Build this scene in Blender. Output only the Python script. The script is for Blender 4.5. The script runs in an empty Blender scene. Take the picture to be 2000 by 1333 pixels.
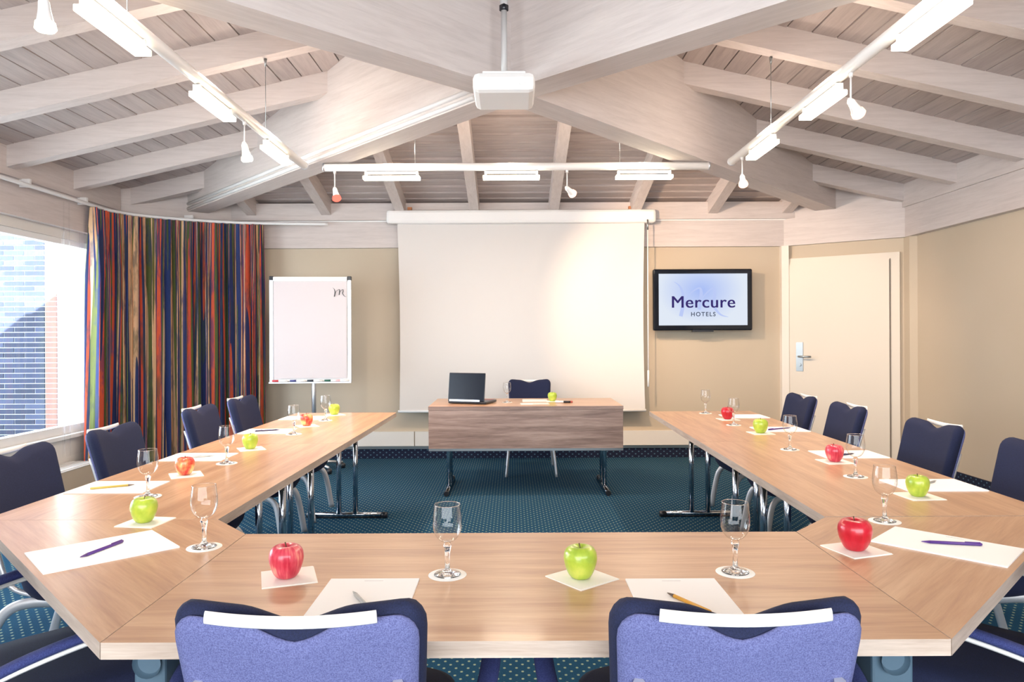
import bpy, bmesh, math, random
from mathutils import Vector, Matrix
random.seed(7)
PI = math.pi
SC = bpy.context.scene
COL = SC.collection
# ------------------------------------------------------------------ camera
H, F = 1.32, 1395.0          # eye height, focal length in pixels (2000 px wide frame)
ROLL = 0.0045
cam_d = bpy.data.cameras.new('camera'); cam = bpy.data.objects.new('camera', cam_d); COL.objects.link(cam)
cam_d.sensor_width = 36; cam_d.lens = F * 36 / 2000; cam_d.shift_y = -0.00525; cam_d.clip_start = 0.02
cam.matrix_world = Matrix.Translation((0, 0, H)) @ Matrix.Rotation(PI / 2, 4, 'X') @ Matrix.Rotation(-ROLL, 4, 'Z')
SC.camera = cam
# ------------------------------------------------------------------ world, sun, exposure
w = bpy.data.worlds.new('sky'); SC.world = w; w.use_nodes = True
wn = w.node_tree.nodes; wl = w.node_tree.links
bg = wn['Background']; bg.inputs['Color'].default_value = (0.88, 0.94, 1.0, 1); bg.inputs['Strength'].default_value = 6.5
def add_light(name, kind, loc, energy, color=(1, 1, 1), direction=None, **kw):
    d = bpy.data.lights.new(name, kind); d.energy = energy; d.color = color
    for k, v in kw.items(): setattr(d, k, v)
    o = bpy.data.objects.new(name, d); COL.objects.link(o); o.location = loc
    if direction is not None: o.rotation_euler = Vector(direction).to_track_quat('-Z', 'Y').to_euler()
    return o
add_light('sun', 'SUN', (6, -6, 9), 48.0, (1.0, 0.97, 0.9), (-1, 1.0, -0.786), angle=0.01)
# daylight entering through the big window behind the camera and the window on the left
# portals only guide the sky light through the two window openings
for loc, d, sx_, sy_ in (((0, -1.49, 1.5), (0, 1, 0), 6.0, 1.9), ((-4.21, 4.53, 1.33), (1, 0, 0), 4.6, 1.7)):
    po = add_light('window_portal', 'AREA', loc, 0, direction=d, shape='RECTANGLE', size=sx_, size_y=sy_); po.data.cycles.is_portal = True
SC.view_settings.view_transform = 'Standard'; SC.view_settings.look = 'None'
SC.view_settings.gamma = 1; SC.view_settings.use_curve_mapping = False
SC.view_settings.exposure = 0.62

# ------------------------------------------------------------------ helpers
def P(px, py, z):
    """point of the horizontal plane at height z seen at a pixel of the photograph"""
    x = px - 1000 - ROLL * (py - 656); y = py - 656 + ROLL * (px - 1000)
    Y = (H - z) * F / y
    return Vector((x * Y / F, Y, z))
def PY(px, py, Y):
    x = px - 1000 - ROLL * (py - 656); y = py - 656 + ROLL * (px - 1000)
    return Vector((x * Y / F, Y, H - y * Y / F))
def lin(c):
    return tuple((v / 12.92 if v <= 0.04045 else ((v + 0.055) / 1.055) ** 2.4) for v in c)
def srgb(h):
    return lin(tuple(int(h[i:i + 2], 16) / 255 for i in (0, 2, 4)))
class BM:
    def __init__(s): s.b = bmesh.new(); s.mi = 0
    def _f(s, vs):
        try:
            f = s.b.faces.new(vs); f.material_index = s.mi; return f
        except ValueError: return None
    def box(s, c, d, rot=None, bevel=0.0):
        c = Vector(c); r = rot or Matrix.Identity(3)
        t = bmesh.new() if bevel else s.b
        vs = [t.verts.new(r @ Vector((sx * d[0] / 2, sy * d[1] / 2, sz * d[2] / 2)) + c) for sx in (-1, 1) for sy in (-1, 1) for sz in (-1, 1)]
        idx = [(0, 1, 3, 2), (4, 6, 7, 5), (0, 4, 5, 1), (2, 3, 7, 6), (0, 2, 6, 4), (1, 5, 7, 3)]
        for q in idx:
            f = t.faces.new([vs[i] for i in q]); f.material_index = s.mi
        if bevel:
            bmesh.ops.bevel(t, geom=list(t.edges), offset=bevel, segments=2, affect='EDGES', profile=0.5)
            s.merge(t)
        return s
    def merge(s, t):
        m = {}
        for v in t.verts: m[v] = s.b.verts.new(v.co)
        for f in t.faces:
            nf = s.b.faces.new([m[v] for v in f.verts]); nf.material_index = f.material_index if not s.mi else s.mi; nf.smooth = f.smooth
        t.free()
    def bb(s, a, b, bevel=0.0):
        a = Vector(a); b = Vector(b)
        return s.box((a + b) / 2, (abs(b.x - a.x), abs(b.y - a.y), abs(b.z - a.z)), None, bevel)
    def prism(s, poly, z0, z1, side_mi=None, bevel=0.0):
        """poly: xy points; z0,z1 numbers or functions of (x,y)"""
        t = bmesh.new()
        g0 = z0 if callable(z0) else (lambda x, y: z0)
        g1 = z1 if callable(z1) else (lambda x, y: z1)
        area = sum(poly[i][0] * poly[(i + 1) % len(poly)][1] - poly[(i + 1) % len(poly)][0] * poly[i][1] for i in range(len(poly)))
        if area < 0: poly = list(reversed(poly))
        lo = [t.verts.new((p[0], p[1], g0(p[0], p[1]))) for p in poly]
        hi = [t.verts.new((p[0], p[1], g1(p[0], p[1]))) for p in poly]
        n = len(poly)
        t.faces.new(list(reversed(lo))).material_index = s.mi
        t.faces.new(hi).material_index = s.mi
        for i in range(n):
            f = t.faces.new((lo[i], lo[(i + 1) % n], hi[(i + 1) % n], hi[i])); f.material_index = s.mi if side_mi is None else side_mi
        if bevel:
            bmesh.ops.bevel(t, geom=[e for e in t.edges if len(e.link_faces) == 2 and e.calc_face_angle(0) > 0.3], offset=bevel, segments=1, affect='EDGES')
        m = {}
        for v in t.verts: m[v] = s.b.verts.new(v.co)
        for f in t.faces:
            nf = s.b.faces.new([m[v] for v in f.verts]); nf.material_index = f.material_index
        t.free()
        return s
    def tube(s, pts, r, n=10, caps=True, flat=1.0, smooth=True, up=None):
        """sweep a circle/ellipse; r number or list"""
        pts = [Vector(p) for p in pts]; rings = []
        prev = None
        for i, p in enumerate(pts):
            d = (pts[min(i + 1, len(pts) - 1)] - pts[max(i - 1, 0)]).normalized()
            if prev is None:
                a = Vector(up) if up else (Vector((0, 0, 1)) if abs(d.z) < 0.9 else Vector((1, 0, 0)))
                u = (a - d * a.dot(d)).normalized()
            else:
                u = (prev - d * prev.dot(d)).normalized()
            prev = u; v = d.cross(u)
            rr = r[i] if isinstance(r, (list, tuple)) else r
            rings.append([s.b.verts.new(p + u * math.cos(2 * PI * k / n) * rr * flat + v * math.sin(2 * PI * k / n) * rr) for k in range(n)])
        for a, b in zip(rings, rings[1:]):
            for k in range(n):
                f = s._f((a[k], a[(k + 1) % n], b[(k + 1) % n], b[k]))
                if f: f.smooth = smooth
        if caps:
            s._f(list(reversed(rings[0]))); s._f(rings[-1])
        return s
    def lathe(s, prof, n=32, c=(0, 0, 0), wob=None):
        c = Vector(c); rings = []
        for r, z in prof:
            if r < 1e-6: rings.append([s.b.verts.new(c + Vector((0, 0, z)))])
            else:
                rings.append([s.b.verts.new(c + Vector((r * math.cos(2 * PI * k / n) * (wob(k / n, z) if wob else 1), r * math.sin(2 * PI * k / n) * (wob(k / n, z) if wob else 1), z))) for k in range(n)])
        for a, b in zip(rings, rings[1:]):
            for k in range(n):
                k2 = (k + 1) % n
                if len(a) == 1 and len(b) == 1: continue
                if len(a) == 1: f = s._f((a[0], b[k], b[k2]))
                elif len(b) == 1: f = s._f((a[k], a[k2], b[0]))
                else: f = s._f((a[k], a[k2], b[k2], b[k]))
                if f: f.smooth = True
        return s
    def grid(s, fn, nu, nv, uv=None, smooth=True):
        vs = [[s.b.verts.new(fn(i / nu, j / nv)) for j in range(nv + 1)] for i in range(nu + 1)]
        lay = s.b.loops.layers.uv.verify() if uv else None
        for i in range(nu):
            for j in range(nv):
                f = s._f((vs[i][j], vs[i + 1][j], vs[i + 1][j + 1], vs[i][j + 1]))
                if f:
                    f.smooth = smooth
                    if uv:
                        for l, (a, b) in zip(f.loops, ((i, j), (i + 1, j), (i + 1, j + 1), (i, j + 1))): l[lay].uv = uv(a / nu, b / nv)
        return s
    def build(s, name, mats, parent=None, loc=None, rotz=0.0, fix=True):
        if fix: bmesh.ops.recalc_face_normals(s.b, faces=list(s.b.faces))
        me = bpy.data.meshes.new(name); s.b.to_mesh(me); s.b.free()
        for m in (mats if isinstance(mats, (list, tuple)) else [mats]): me.materials.append(m)
        o = bpy.data.objects.new(name, me); COL.objects.link(o)
        if parent: o.parent = parent
        if loc is not None: o.location = loc
        o.rotation_euler.z = rotz
        return o
def tag(o, label=None, cat=None, group=None, kind=None):
    if label: o['label'] = label
    if cat: o['category'] = cat
    if group: o['group'] = group
    if kind: o['kind'] = kind
    return o
def thing(name, label, cat, loc=(0, 0, 0), rotz=0.0, group=None):
    o = bpy.data.objects.new(name, None); COL.objects.link(o); o.location = loc; o.rotation_euler.z = rotz
    o.empty_display_size = 0.1
    return tag(o, label, cat, group)
def struct(name):
    o = bpy.data.objects.new(name, None); COL.objects.link(o); o.empty_display_size = 0.1
    o['kind'] = 'structure'; return o
CH = {}
def kids(o): return [c for c in bpy.data.objects if c.parent == o]
def dup(root, loc, rotz, label, tree=None):
    r = root.copy(); COL.objects.link(r); r.location = loc; r.rotation_euler.z = rotz; r['label'] = label
    for ch in (tree or kids(root)):
        c = ch.copy(); COL.objects.link(c); c.parent = r
        for g in kids(ch):
            d = g.copy(); COL.objects.link(d); d.parent = c
    return r

# ------------------------------------------------------------------ materials
def nt(name):
    m = bpy.data.materials.new(name); m.use_nodes = True
    n = m.node_tree.nodes; l = m.node_tree.links; return m, n, l, n['Principled BSDF']
def plain(name, col, rough=0.5, metal=0.0, **kw):
    m, n, l, b = nt(name)
    b.inputs['Base Color'].default_value = (*col, 1); b.inputs['Roughness'].default_value = rough; b.inputs['Metallic'].default_value = metal
    for k, v in kw.items(): b.inputs[k.replace('_', ' ')].default_value = v
    return m
def ramp(n, stops, interp='LINEAR'):
    r = n.new('ShaderNodeValToRGB'); e = r.color_ramp; e.interpolation = interp
    while len(e.elements) < len(stops): e.elements.new(0.5)
    for el, (p, c) in zip(e.elements, stops): el.position = p; el.color = (*c, 1)
    return r
def noise(n, l, scale, vec=None, detail=4, rough=0.55, dist=0.0):
    t = n.new('ShaderNodeTexNoise'); t.inputs['Scale'].default_value = scale; t.inputs['Detail'].default_value = detail
    t.inputs['Roughness'].default_value = rough; t.inputs['Distortion'].default_value = dist
    if vec: l.new(vec, t.inputs['Vector'])
    return t
def mapped(n, l, scale, out='Object', rot=(0, 0, 0)):
    tc = n.new('ShaderNodeTexCoord'); mp = n.new('ShaderNodeMapping'); mp.inputs['Scale'].default_value = scale; mp.inputs['Rotation'].default_value = rot
    l.new(tc.outputs[out], mp.inputs['Vector']); return mp.outputs['Vector']
def bump(n, l, b, src, strength=0.2, dist=0.002):
    bp = n.new('ShaderNodeBump'); bp.inputs['Strength'].default_value = strength; bp.inputs['Distance'].default_value = dist
    l.new(src, bp.inputs['Height']); l.new(bp.outputs['Normal'], b.inputs['Normal'])
def wood(name, stops, scale, rough=0.5, grain='x', bstr=0.15, coat=0.0, big=1.0, per_object=0.0):
    m, n, l, b = nt(name)
    sc = {'x': (1, 14, 14), 'y': (14, 1, 14), 'z': (14, 14, 1)}[grain]
    v = mapped(n, l, sc)
    n1 = noise(n, l, scale, v, 5, 0.6, 0.6); n2 = noise(n, l, scale * 6, v, 3, 0.6)
    mx = n.new('ShaderNodeMath'); mx.operation = 'MULTIPLY_ADD'; mx.inputs[1].default_value = 0.35
    l.new(n2.outputs['Fac'], mx.inputs[0]); l.new(n1.outputs['Fac'], mx.inputs[2])
    sb = n.new('ShaderNodeMath'); sb.operation = 'SUBTRACT'; sb.inputs[1].default_value = 0.175; l.new(mx.outputs[0], sb.inputs[0])
    r = ramp(n, stops); l.new(sb.outputs[0], r.inputs['Fac'])
    col = r.outputs['Color']
    if per_object:
        oi = n.new('ShaderNodeObjectInfo'); hv = n.new('ShaderNodeHueSaturation')
        mr = n.new('ShaderNodeMapRange'); mr.inputs['To Min'].default_value = 1 - per_object; mr.inputs['To Max'].default_value = 1 + per_object
        l.new(oi.outputs['Random'], mr.inputs['Value']); l.new(mr.outputs['Result'], hv.inputs['Value']); l.new(col, hv.inputs['Color']); col = hv.outputs['Color']
    l.new(col, b.inputs['Base Color']); b.inputs['Roughness'].default_value = rough
    b.inputs['Coat Weight'].default_value = coat; b.inputs['Coat Roughness'].default_value = 0.12
    bump(n, l, b, n2.outputs['Fac'], bstr, 0.0015)
    return m
WW = [(0.15, srgb('BAAFAA')), (0.5, srgb('C9BEB9')), (0.85, srgb('D3C9C4'))]
M = {}
M['white_wood_x'] = wood('whitewashed_wood_x', WW, 2.6, 0.6, 'x', 0.3)
M['white_wood_y'] = wood('whitewashed_wood_y', WW, 2.6, 0.6, 'y', 0.3)
PK = [(0.2, srgb('9C908C')), (0.5, srgb('AFA39F')), (0.8, srgb('BDB2AD'))]
M['plank_y'] = wood('roof_board_y', PK, 1.6, 0.62, 'y', 0.3, per_object=0.08)
M['plank_x'] = wood('roof_board_x', PK, 2.6, 0.62, 'x', 0.15, per_object=0.10)
TB = [(0.26, srgb('A67E62')), (0.48, srgb('BA9170')), (0.74, srgb('CDA886'))]
M['table'] = wood('oak_laminate', TB, 1.5, 0.33, 'x', 0.03, coat=0.12)
M['table_edge'] = wood('oak_edge_banding', [(0.3, srgb('A99484')), (0.7, srgb('CDBBAC'))], 2.5, 0.4, 'x', 0.1)
M['panel_wood'] = wood('dark_oak_panel', [(0.3, srgb('6E5850')), (0.5, srgb('8A7369')), (0.72, srgb('A68F84'))], 1.6, 0.4, 'x', 0.05)
M['metal_dark'] = plain('dark_navy_metal', srgb('1A2648'), 0.4, 0.6)
M['chrome'] = plain('chrome', srgb('C6CCD6'), 0.12, 1.0)
M['alu'] = plain('brushed_aluminium', srgb('D5D7DC'), 0.33, 0.9)
M['leg_alu'] = plain('pale_aluminium_leg', srgb('CFCFD2'), 0.4, 0.6)
M['black'] = plain('black_plastic', (0.012, 0.013, 0.018), 0.3)
M['gloss_black'] = plain('gloss_black', (0.004, 0.006, 0.012), 0.06)
M['white_gloss'] = plain('white_enamel', srgb('E8E6E4'), 0.3)
M['white_plastic'] = plain('white_plastic', srgb('E9E6E3'), 0.45)
M['handle_white'] = plain('cream_plastic', srgb('F0ECE6'), 0.35)
M['paper'] = plain('white_paper', srgb('F8F6F4'), 0.8)
M['chart_paper'] = plain('chart_paper', srgb('C9C0C1'), 0.8)
M['pole_grey'] = plain('grey_painted_pole', srgb('C2BFBD'), 0.4)
M['napkin'] = plain('cream_tissue', srgb('F3EEE4'), 0.9)
M['coaster'] = plain('tissue_coaster', srgb('F2F0EA'), 0.9)
M['print'] = plain('grey_print', srgb('9A979A'), 0.8)
M['screen_cloth'] = plain('projection_cloth', srgb('D2CDC9'), 0.85)
M['door_paint'] = plain('cream_door_paint', srgb('D2C8BA'), 0.45)
M['trim_cream'] = plain('cream_trim', srgb('DCD3C8'), 0.5)
M['steel'] = plain('satin_steel', srgb('A8AEB0'), 0.3, 1.0)
M['bracket'] = plain('blue_grey_plastic', srgb('4C6272'), 0.5)
M['brass_wood'] = plain('bare_pine_block', srgb('B5764A'), 0.6)

def wall_mat(name, c1, c2):
    m, n, l, b = nt(name)
    v = mapped(n, l, (1, 1, 1)); t = noise(n, l, 0.8, v, 2); r = ramp(n, [(0.3, c1), (0.7, c2)]); l.new(t.outputs['Fac'], r.inputs['Fac'])
    l.new(r.outputs['Color'], b.inputs['Base Color']); b.inputs['Roughness'].default_value = 0.7
    t2 = noise(n, l, 160, v, 2); bump(n, l, b, t2.outputs['Fac'], 0.08, 0.001)
    return m
M['wall'] = wall_mat('beige_wall_paint', srgb('B9AA95'), srgb('C1B29D'))
M['wall_white'] = wall_mat('white_wall_paint', srgb('D8D2CB'), srgb('DEDAD4'))

def fabric(name, c1, c2, sc=900, sheen=0.3, rough=0.9):
    m, n, l, b = nt(name)
    v = mapped(n, l, (1, 1, 1)); t = noise(n, l, sc, v, 2, 0.7); r = ramp(n, [(0.35, c1), (0.65, c2)]); l.new(t.outputs['Fac'], r.inputs['Fac'])
    l.new(r.outputs['Color'], b.inputs['Base Color']); b.inputs['Roughness'].default_value = rough
    b.inputs['Sheen Weight'].default_value = sheen; b.inputs['Sheen Roughness'].default_value = 0.5
    bump(n, l, b, t.outputs['Fac'], 0.25, 0.001)
    return m
M['fabric'] = fabric('navy_upholstery', srgb('0E1532'), srgb('192144'), 420, 0.0)
M['fabric_arm'] = fabric('blue_arm_upholstery', srgb('262E60'), srgb('3C457C'), 420, 0.0)
M['fabric_back'] = fabric('lit_upholstery_back', srgb('4A4E7A'), srgb('6C709E'), 420, 0.0)  # seat upholstery with the light falling on the backs put into its colour

def carpet():
    m, n, l, b = nt('blue_patterned_carpet')
    tc = n.new('ShaderNodeTexCoord'); sp = n.new('ShaderNodeSeparateXYZ'); l.new(tc.outputs['Object'], sp.inputs[0])
    def wave(src, freq, ph=0.0):
        a = n.new('ShaderNodeMath'); a.operation = 'MULTIPLY_ADD'; a.inputs[1].default_value = freq; a.inputs[2].default_value = ph; l.new(src, a.inputs[0])
        s = n.new('ShaderNodeMath'); s.operation = 'SINE'; l.new(a.outputs[0], s.inputs[0]); return s.outputs[0]
    def mul(a, c):
        q = n.new('ShaderNodeMath'); q.operation = 'MULTIPLY'; l.new(a, q.inputs[0]); l.new(c, q.inputs[1]); return q.outputs[0]
    p = mul(wave(sp.outputs['X'], PI / 0.024), wave(sp.outputs['Y'], PI / 0.030))
    r = ramp(n, [(0.0, (0, 0, 0)), (0.66, (0, 0, 0)), (0.9, (1, 1, 1))]); l.new(p, r.inputs['Fac'])
    nz = noise(n, l, 260, tc.outputs['Object'], 2); nr = ramp(n, [(0.3, srgb('12344F')), (0.7, srgb('1D4C68'))]); l.new(nz.outputs['Fac'], nr.inputs['Fac'])
    mx = n.new('ShaderNodeMix'); mx.data_type = 'RGBA'; l.new(r.outputs['Color'], mx.inputs['Factor']); l.new(nr.outputs['Color'], mx.inputs[6]); mx.inputs[7].default_value = (*srgb('8C9F88'), 1)
    l.new(mx.outputs[2], b.inputs['Base Color']); b.inputs['Roughness'].default_value = 0.95; b.inputs['Specular IOR Level'].default_value = 0.1
    bump(n, l, b, nz.outputs['Fac'], 0.4, 0.003)
    return m
M['carpet'] = carpet()
def skirt():
    m, n, l, b = nt('dotted_carpet_skirting')
    tc = n.new('ShaderNodeTexCoord'); sp = n.new('ShaderNodeSeparateXYZ'); l.new(tc.outputs['Object'], sp.inputs[0])
    ad = n.new('ShaderNodeMath'); ad.operation = 'ADD'; l.new(sp.outputs['X'], ad.inputs[0]); l.new(sp.outputs['Y'], ad.inputs[1])
    outs = []
    for src, fq in ((ad.outputs[0], PI / 0.034), (sp.outputs['Z'], PI / 0.026)):
        a = n.new('ShaderNodeMath'); a.operation = 'MULTIPLY'; a.inputs[1].default_value = fq; l.new(src, a.inputs[0])
        s = n.new('ShaderNodeMath'); s.operation = 'SINE'; l.new(a.outputs[0], s.inputs[0]); outs.append(s.outputs[0])
    q = n.new('ShaderNodeMath'); q.operation = 'MULTIPLY'; l.new(outs[0], q.inputs[0]); l.new(outs[1], q.inputs[1])
    r = ramp(n, [(0.6, srgb('0B1530')), (0.85, srgb('456478'))]); l.new(q.outputs[0], r.inputs['Fac']); l.new(r.outputs['Color'], b.inputs['Base Color'])
    b.inputs['Roughness'].default_value = 0.95; return m
M['skirt'] = skirt()

def curtain_mat():
    m, n, l, b = nt('multicolour_striped_curtain')
    def uvnoise(sx, sy, det, off=0.0, rough=0.5):
        uv = n.new('ShaderNodeUVMap'); mp = n.new('ShaderNodeMapping'); mp.inputs['Scale'].default_value = (sx, sy, 1); mp.inputs['Location'].default_value = (off, off, off); l.new(uv.outputs['UV'], mp.inputs['Vector'])
        return noise(n, l, 1.0, mp.outputs['Vector'], det, rough).outputs['Fac']
    c = [srgb(x) for x in ('24325E', 'CC5236', '5C6A3A', '2F4078', 'E0AC80', '3A486A', 'DE6040', '2B386C', '6C7640', 'E6C098', '324276', 'D65838', '586A40', 'DEB68A')]
    pos = [0.0, 0.33, 0.37, 0.405, 0.44, 0.465, 0.49, 0.515, 0.54, 0.565, 0.59, 0.62, 0.65, 0.69]
    r = ramp(n, list(zip(pos, c)), 'CONSTANT'); l.new(uvnoise(27, 0.10, 1, 3.1), r.inputs['Fac'])
    # dabs of navy and olive running over the streaks
    r2 = ramp(n, [(0.50, (0, 0, 0)), (0.60, (1, 1, 1))]); l.new(uvnoise(75, 5.0, 4, 9.0, 0.65), r2.inputs['Fac'])
    r3 = ramp(n, [(0.40, srgb('2B3868')), (0.5, srgb('4C5638')), (0.6, srgb('39456E'))]); l.new(uvnoise(20, 1.2, 1, 17.0), r3.inputs['Fac'])
    f = n.new('ShaderNodeMath'); f.operation = 'MULTIPLY'; f.inputs[1].default_value = 0.62; l.new(r2.outputs['Color'], f.inputs[0])
    mx = n.new('ShaderNodeMix'); mx.data_type = 'RGBA'; l.new(f.outputs[0], mx.inputs['Factor']); l.new(r.outputs['Color'], mx.inputs[6]); l.new(r3.outputs['Color'], mx.inputs[7])
    l.new(mx.outputs[2], b.inputs['Base Color']); b.inputs['Roughness'].default_value = 0.85
    return m
M['curtain'] = curtain_mat()

def glass_mat(name, tint=(1, 1, 1), power=5.0, rough=0.0):
    m = bpy.data.materials.new(name); m.use_nodes = True; n = m.node_tree.nodes; l = m.node_tree.links; n.clear()
    o = n.new('ShaderNodeOutputMaterial'); t = n.new('ShaderNodeBsdfTransparent'); t.inputs[0].default_value = (*tint, 1)
    g = n.new('ShaderNodeBsdfGlossy'); g.inputs['Roughness'].default_value = rough
    lw = n.new('ShaderNodeLayerWeight'); lw.inputs['Blend'].default_value = 0.5
    pw = n.new('ShaderNodeMath'); pw.operation = 'POWER'; pw.inputs[1].default_value = power; l.new(lw.outputs['Facing'], pw.inputs[0])
    ma = n.new('ShaderNodeMath'); ma.operation = 'MULTIPLY_ADD'; ma.inputs[1].default_value = 0.95; ma.inputs[2].default_value = 0.04; l.new(pw.outputs[0], ma.inputs[0])
    mx = n.new('ShaderNodeMixShader'); l.new(ma.outputs[0], mx.inputs[0]); l.new(t.outputs[0], mx.inputs[1]); l.new(g.outputs[0], mx.inputs[2]); l.new(mx.outputs[0], o.inputs[0])
    return m
M['pane'] = glass_mat('window_glass', (0.93, 0.97, 1.0))
M['thin_glass'] = glass_mat('thin_clear_glass', (0.99, 0.99, 0.99), 2.6)
M['glass'] = plain('clear_glass', (1, 1, 1), 0.0, 0.0, Transmission_Weight=1.0, IOR=1.46)
def sheer():
    m = bpy.data.materials.new('sheer_voile'); m.use_nodes = True; n = m.node_tree.nodes; l = m.node_tree.links; n.clear()
    o = n.new('ShaderNodeOutputMaterial'); t = n.new('ShaderNodeBsdfTransparent'); g = n.new('ShaderNodeBsdfTranslucent'); g.inputs[0].default_value = (0.85, 0.9, 1, 1)
    mx = n.new('ShaderNodeMixShader'); mx.inputs[0].default_value = 0.07; l.new(t.outputs[0], mx.inputs[1]); l.new(g.outputs[0], mx.inputs[2]); l.new(mx.outputs[0], o.inputs[0]); return m
M['sheer'] = sheer()
def emit(name, col, st):
    m = bpy.data.materials.new(name); m.use_nodes = True; n = m.node_tree.nodes; l = m.node_tree.links; n.clear()
    o = n.new('ShaderNodeOutputMaterial'); e = n.new('ShaderNodeEmission'); e.inputs[0].default_value = (*col, 1); e.inputs[1].default_value = st; l.new(e.outputs[0], o.inputs[0]); return m
M['lamp'] = emit('lit_fluorescent_diffuser', (1.0, 0.86, 0.62), 9.0)
M['spot_warm'] = emit('lit_spot_lens', (1.0, 0.50, 0.32), 2.6)
M['spot_red'] = emit('lit_red_spot_lens', (1.0, 0.10, 0.07), 2.2)
M['spot_white'] = emit('lit_white_spot_lens', (1.0, 0.9, 0.72), 4.0)

# ------------------------------------------------------------------ room geometry constants
XW = 3.92; YB = 7.72; YF = -1.2; YD = 7.0; XB = 2.94; XBL = -2.90
YH = 4.17; KS = 0.226; KB = 0.25; ZS = 2.60; ZBK = 2.59; RH = 0.165
BT, BB_ = 2.56, 2.27     # ring beam top/bottom
T = 0.3
def wallseg(name, a, b, z0, z1, mat, thick=T, parent=None, kind=True):
    a = Vector((a[0], a[1])); b = Vector((b[0], b[1])); d = (b - a).normalized(); nrm = Vector((d.y, -d.x))   # outward = right of a->b
    poly = [a, b, b + nrm * thick, a + nrm * thick]
    o = BM().prism([tuple(p) for p in poly], z0, z1).build(name, mat, parent)
    if kind and not parent: o['kind'] = 'structure'
    return o
# floor
o = BM().prism([(-XW - .1, YF - .1), (XW + .1, YF - .1), (XW + .1, YB + .1), (-XW - .1, YB + .1)], -0.1, 0.0).build('floor', M['carpet']); o['kind'] = 'structure'
# walls (outward on the right when walking clockwise seen from above)
wall_back = wallseg('wall_back', (XB, YB), (XBL, YB), 0, 2.95, M['wall'])
wall_r = wallseg('wall_right', (XW, YF), (XW, YD), 0, 2.95, M['wall'])
wall_dr = wallseg('wall_right_diagonal', (XW, YD), (XB, YB), 0, 2.95, M['wall'])
wall_dl = wallseg('wall_left_diagonal', (XBL, YB), (-XW, YD), 0, 2.95, M['wall'])
# left wall with the window opening
WY0, WY1, WZ0, WZ1 = 2.2, 6.86, 0.47, 2.19
wl_ = struct('wall_left')
for a, b, z0, z1 in (((YF), WY0, 0, 2.95), (WY1, YD, 0, 2.95), (WY0, WY1, 0, WZ0), (WY0, WY1, WZ1, 2.95)):
    BM().bb((-XW - T, a, z0), (-XW, b, z1)).build('wall_panel', M['wall_white'], wl_)
# wall behind the camera, with its wide window opening
wf = struct('wall_front')
for x0, x1, z0, z1 in ((-XW, -3.0, 0, 2.95), (3.0, XW, 0, 2.95), (-3.0, 3.0, 0, 0.55), (-3.0, 3.0, 2.5, 2.95)):
    BM().bb((x0, YF - T, z0), (x1, YF, z1)).build('wall_panel', M['wall'], wf)
# ring beams
def pt_in(p, q, off):  # offset to the inside
    d = (Vector(q) - Vector(p)).normalized(); n_ = Vector((-d.y, d.x)); return n_ * off
for i, (a, b, par, g) in enumerate((((XW, YF), (XW, YD - 0.01), wall_r, 'y'), ((XW, YD), (XB, YB), wall_dr, 'x'), ((XB, YB), (XBL, YB), wall_back, 'x'), ((XBL, YB), (-XW, YD), wall_dl, 'x'), ((-XW, YD - 0.01), (-XW, YF), wl_, 'y'))):
    off = 0.07 if i in (0, 4) else 0.045
    n_ = pt_in(a, b, off); a2 = Vector(a); b2 = Vector(b)
    u_ = (b2 - a2); ln = u_.length; an_ = math.atan2(u_.y, u_.x)
    ob = BM().prism([(0, 0), (ln, 0), (ln, off), (0, off)], BB_, BT, bevel=0.004).build('ring_beam', M['white_wood_x'], par, (a2.x, a2.y, 0), an_); ob['label'] = 'whitewashed timber ring beam'
# blocking above the ring beams, between the rafters
BM().bb((XBL - 0.2, YB - 0.10, BT), (XB + 0.2, YB, 2.74)).build('blocking_board', M['white_wood_x'], wall_back)
for a, b, par in (((XW, YD), (XB, YB), wall_dr), ((XBL, YB), (-XW, YD), wall_dl)):
    n_ = pt_in(a, b, 0.03)
    u_ = Vector(b) - Vector(a)
    BM().prism([(0, 0), (u_.length, 0), (u_.length, 0.03), (0, 0.03)], BT, 2.82).build('blocking_board', M['white_wood_x'], par, (a[0], a[1], 0), math.atan2(u_.y, u_.x))
for sx, par in ((1, wall_r), (-1, wl_)):
    BM().bb((sx * (XW - 0.09), YF, BT), (sx * XW, YD, 2.80)).build('blocking_board', M['white_wood_y'], par)
# thin picture rail line on back ring beam
BM().bb((XBL, YB - 0.06, BT - 0.012), (XB, YB - 0.045, BT + 0.004)).build('cable_duct', M['white_gloss'], wall_back)

# low white duct, metal strip and carpet skirting
def strip(name, a, b, off, z0, z1, mat, par=None, kind=False):
    n_ = pt_in(a, b, off)
    o = BM().prism([a, b, (b[0] + n_.x, b[1] + n_.y), (a[0] + n_.x, a[1] + n_.y)], z0, z1).build(name, mat, par)
    if kind: o['kind'] = 'structure'
    return o
B0, B1 = (XB, YB), (XBL, YB)
strip('base_panel', (-1.06, YB), (XBL, YB), 0.03, 0.135, 0.29, M['wall_white'], wall_back)
strip('base_panel', (0.9, YB), (-1.05, YB), 0.03, 0.135, 0.29, M['wall_white'], wall_back)
strip('base_panel', (XB, YB), (0.91, YB), 0.03, 0.135, 0.29, M['wall_white'], wall_back)
bs = strip('baseboard_back', B0, B1, 0.02, 0.0, 0.104, M['skirt'], None, True)
strip('metal_strip', B0, B1, 0.035, 0.104, 0.133, M['steel'], bs)
strip('baseboard_right', (XW, YF), (XW, YD), 0.02, 0.0, 0.104, M['skirt'], None, True)
strip('baseboard_right_diagonal', (XW, YD), (XB, YB), 0.012, 0.0, 0.104, M['skirt'], None, True)
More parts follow.
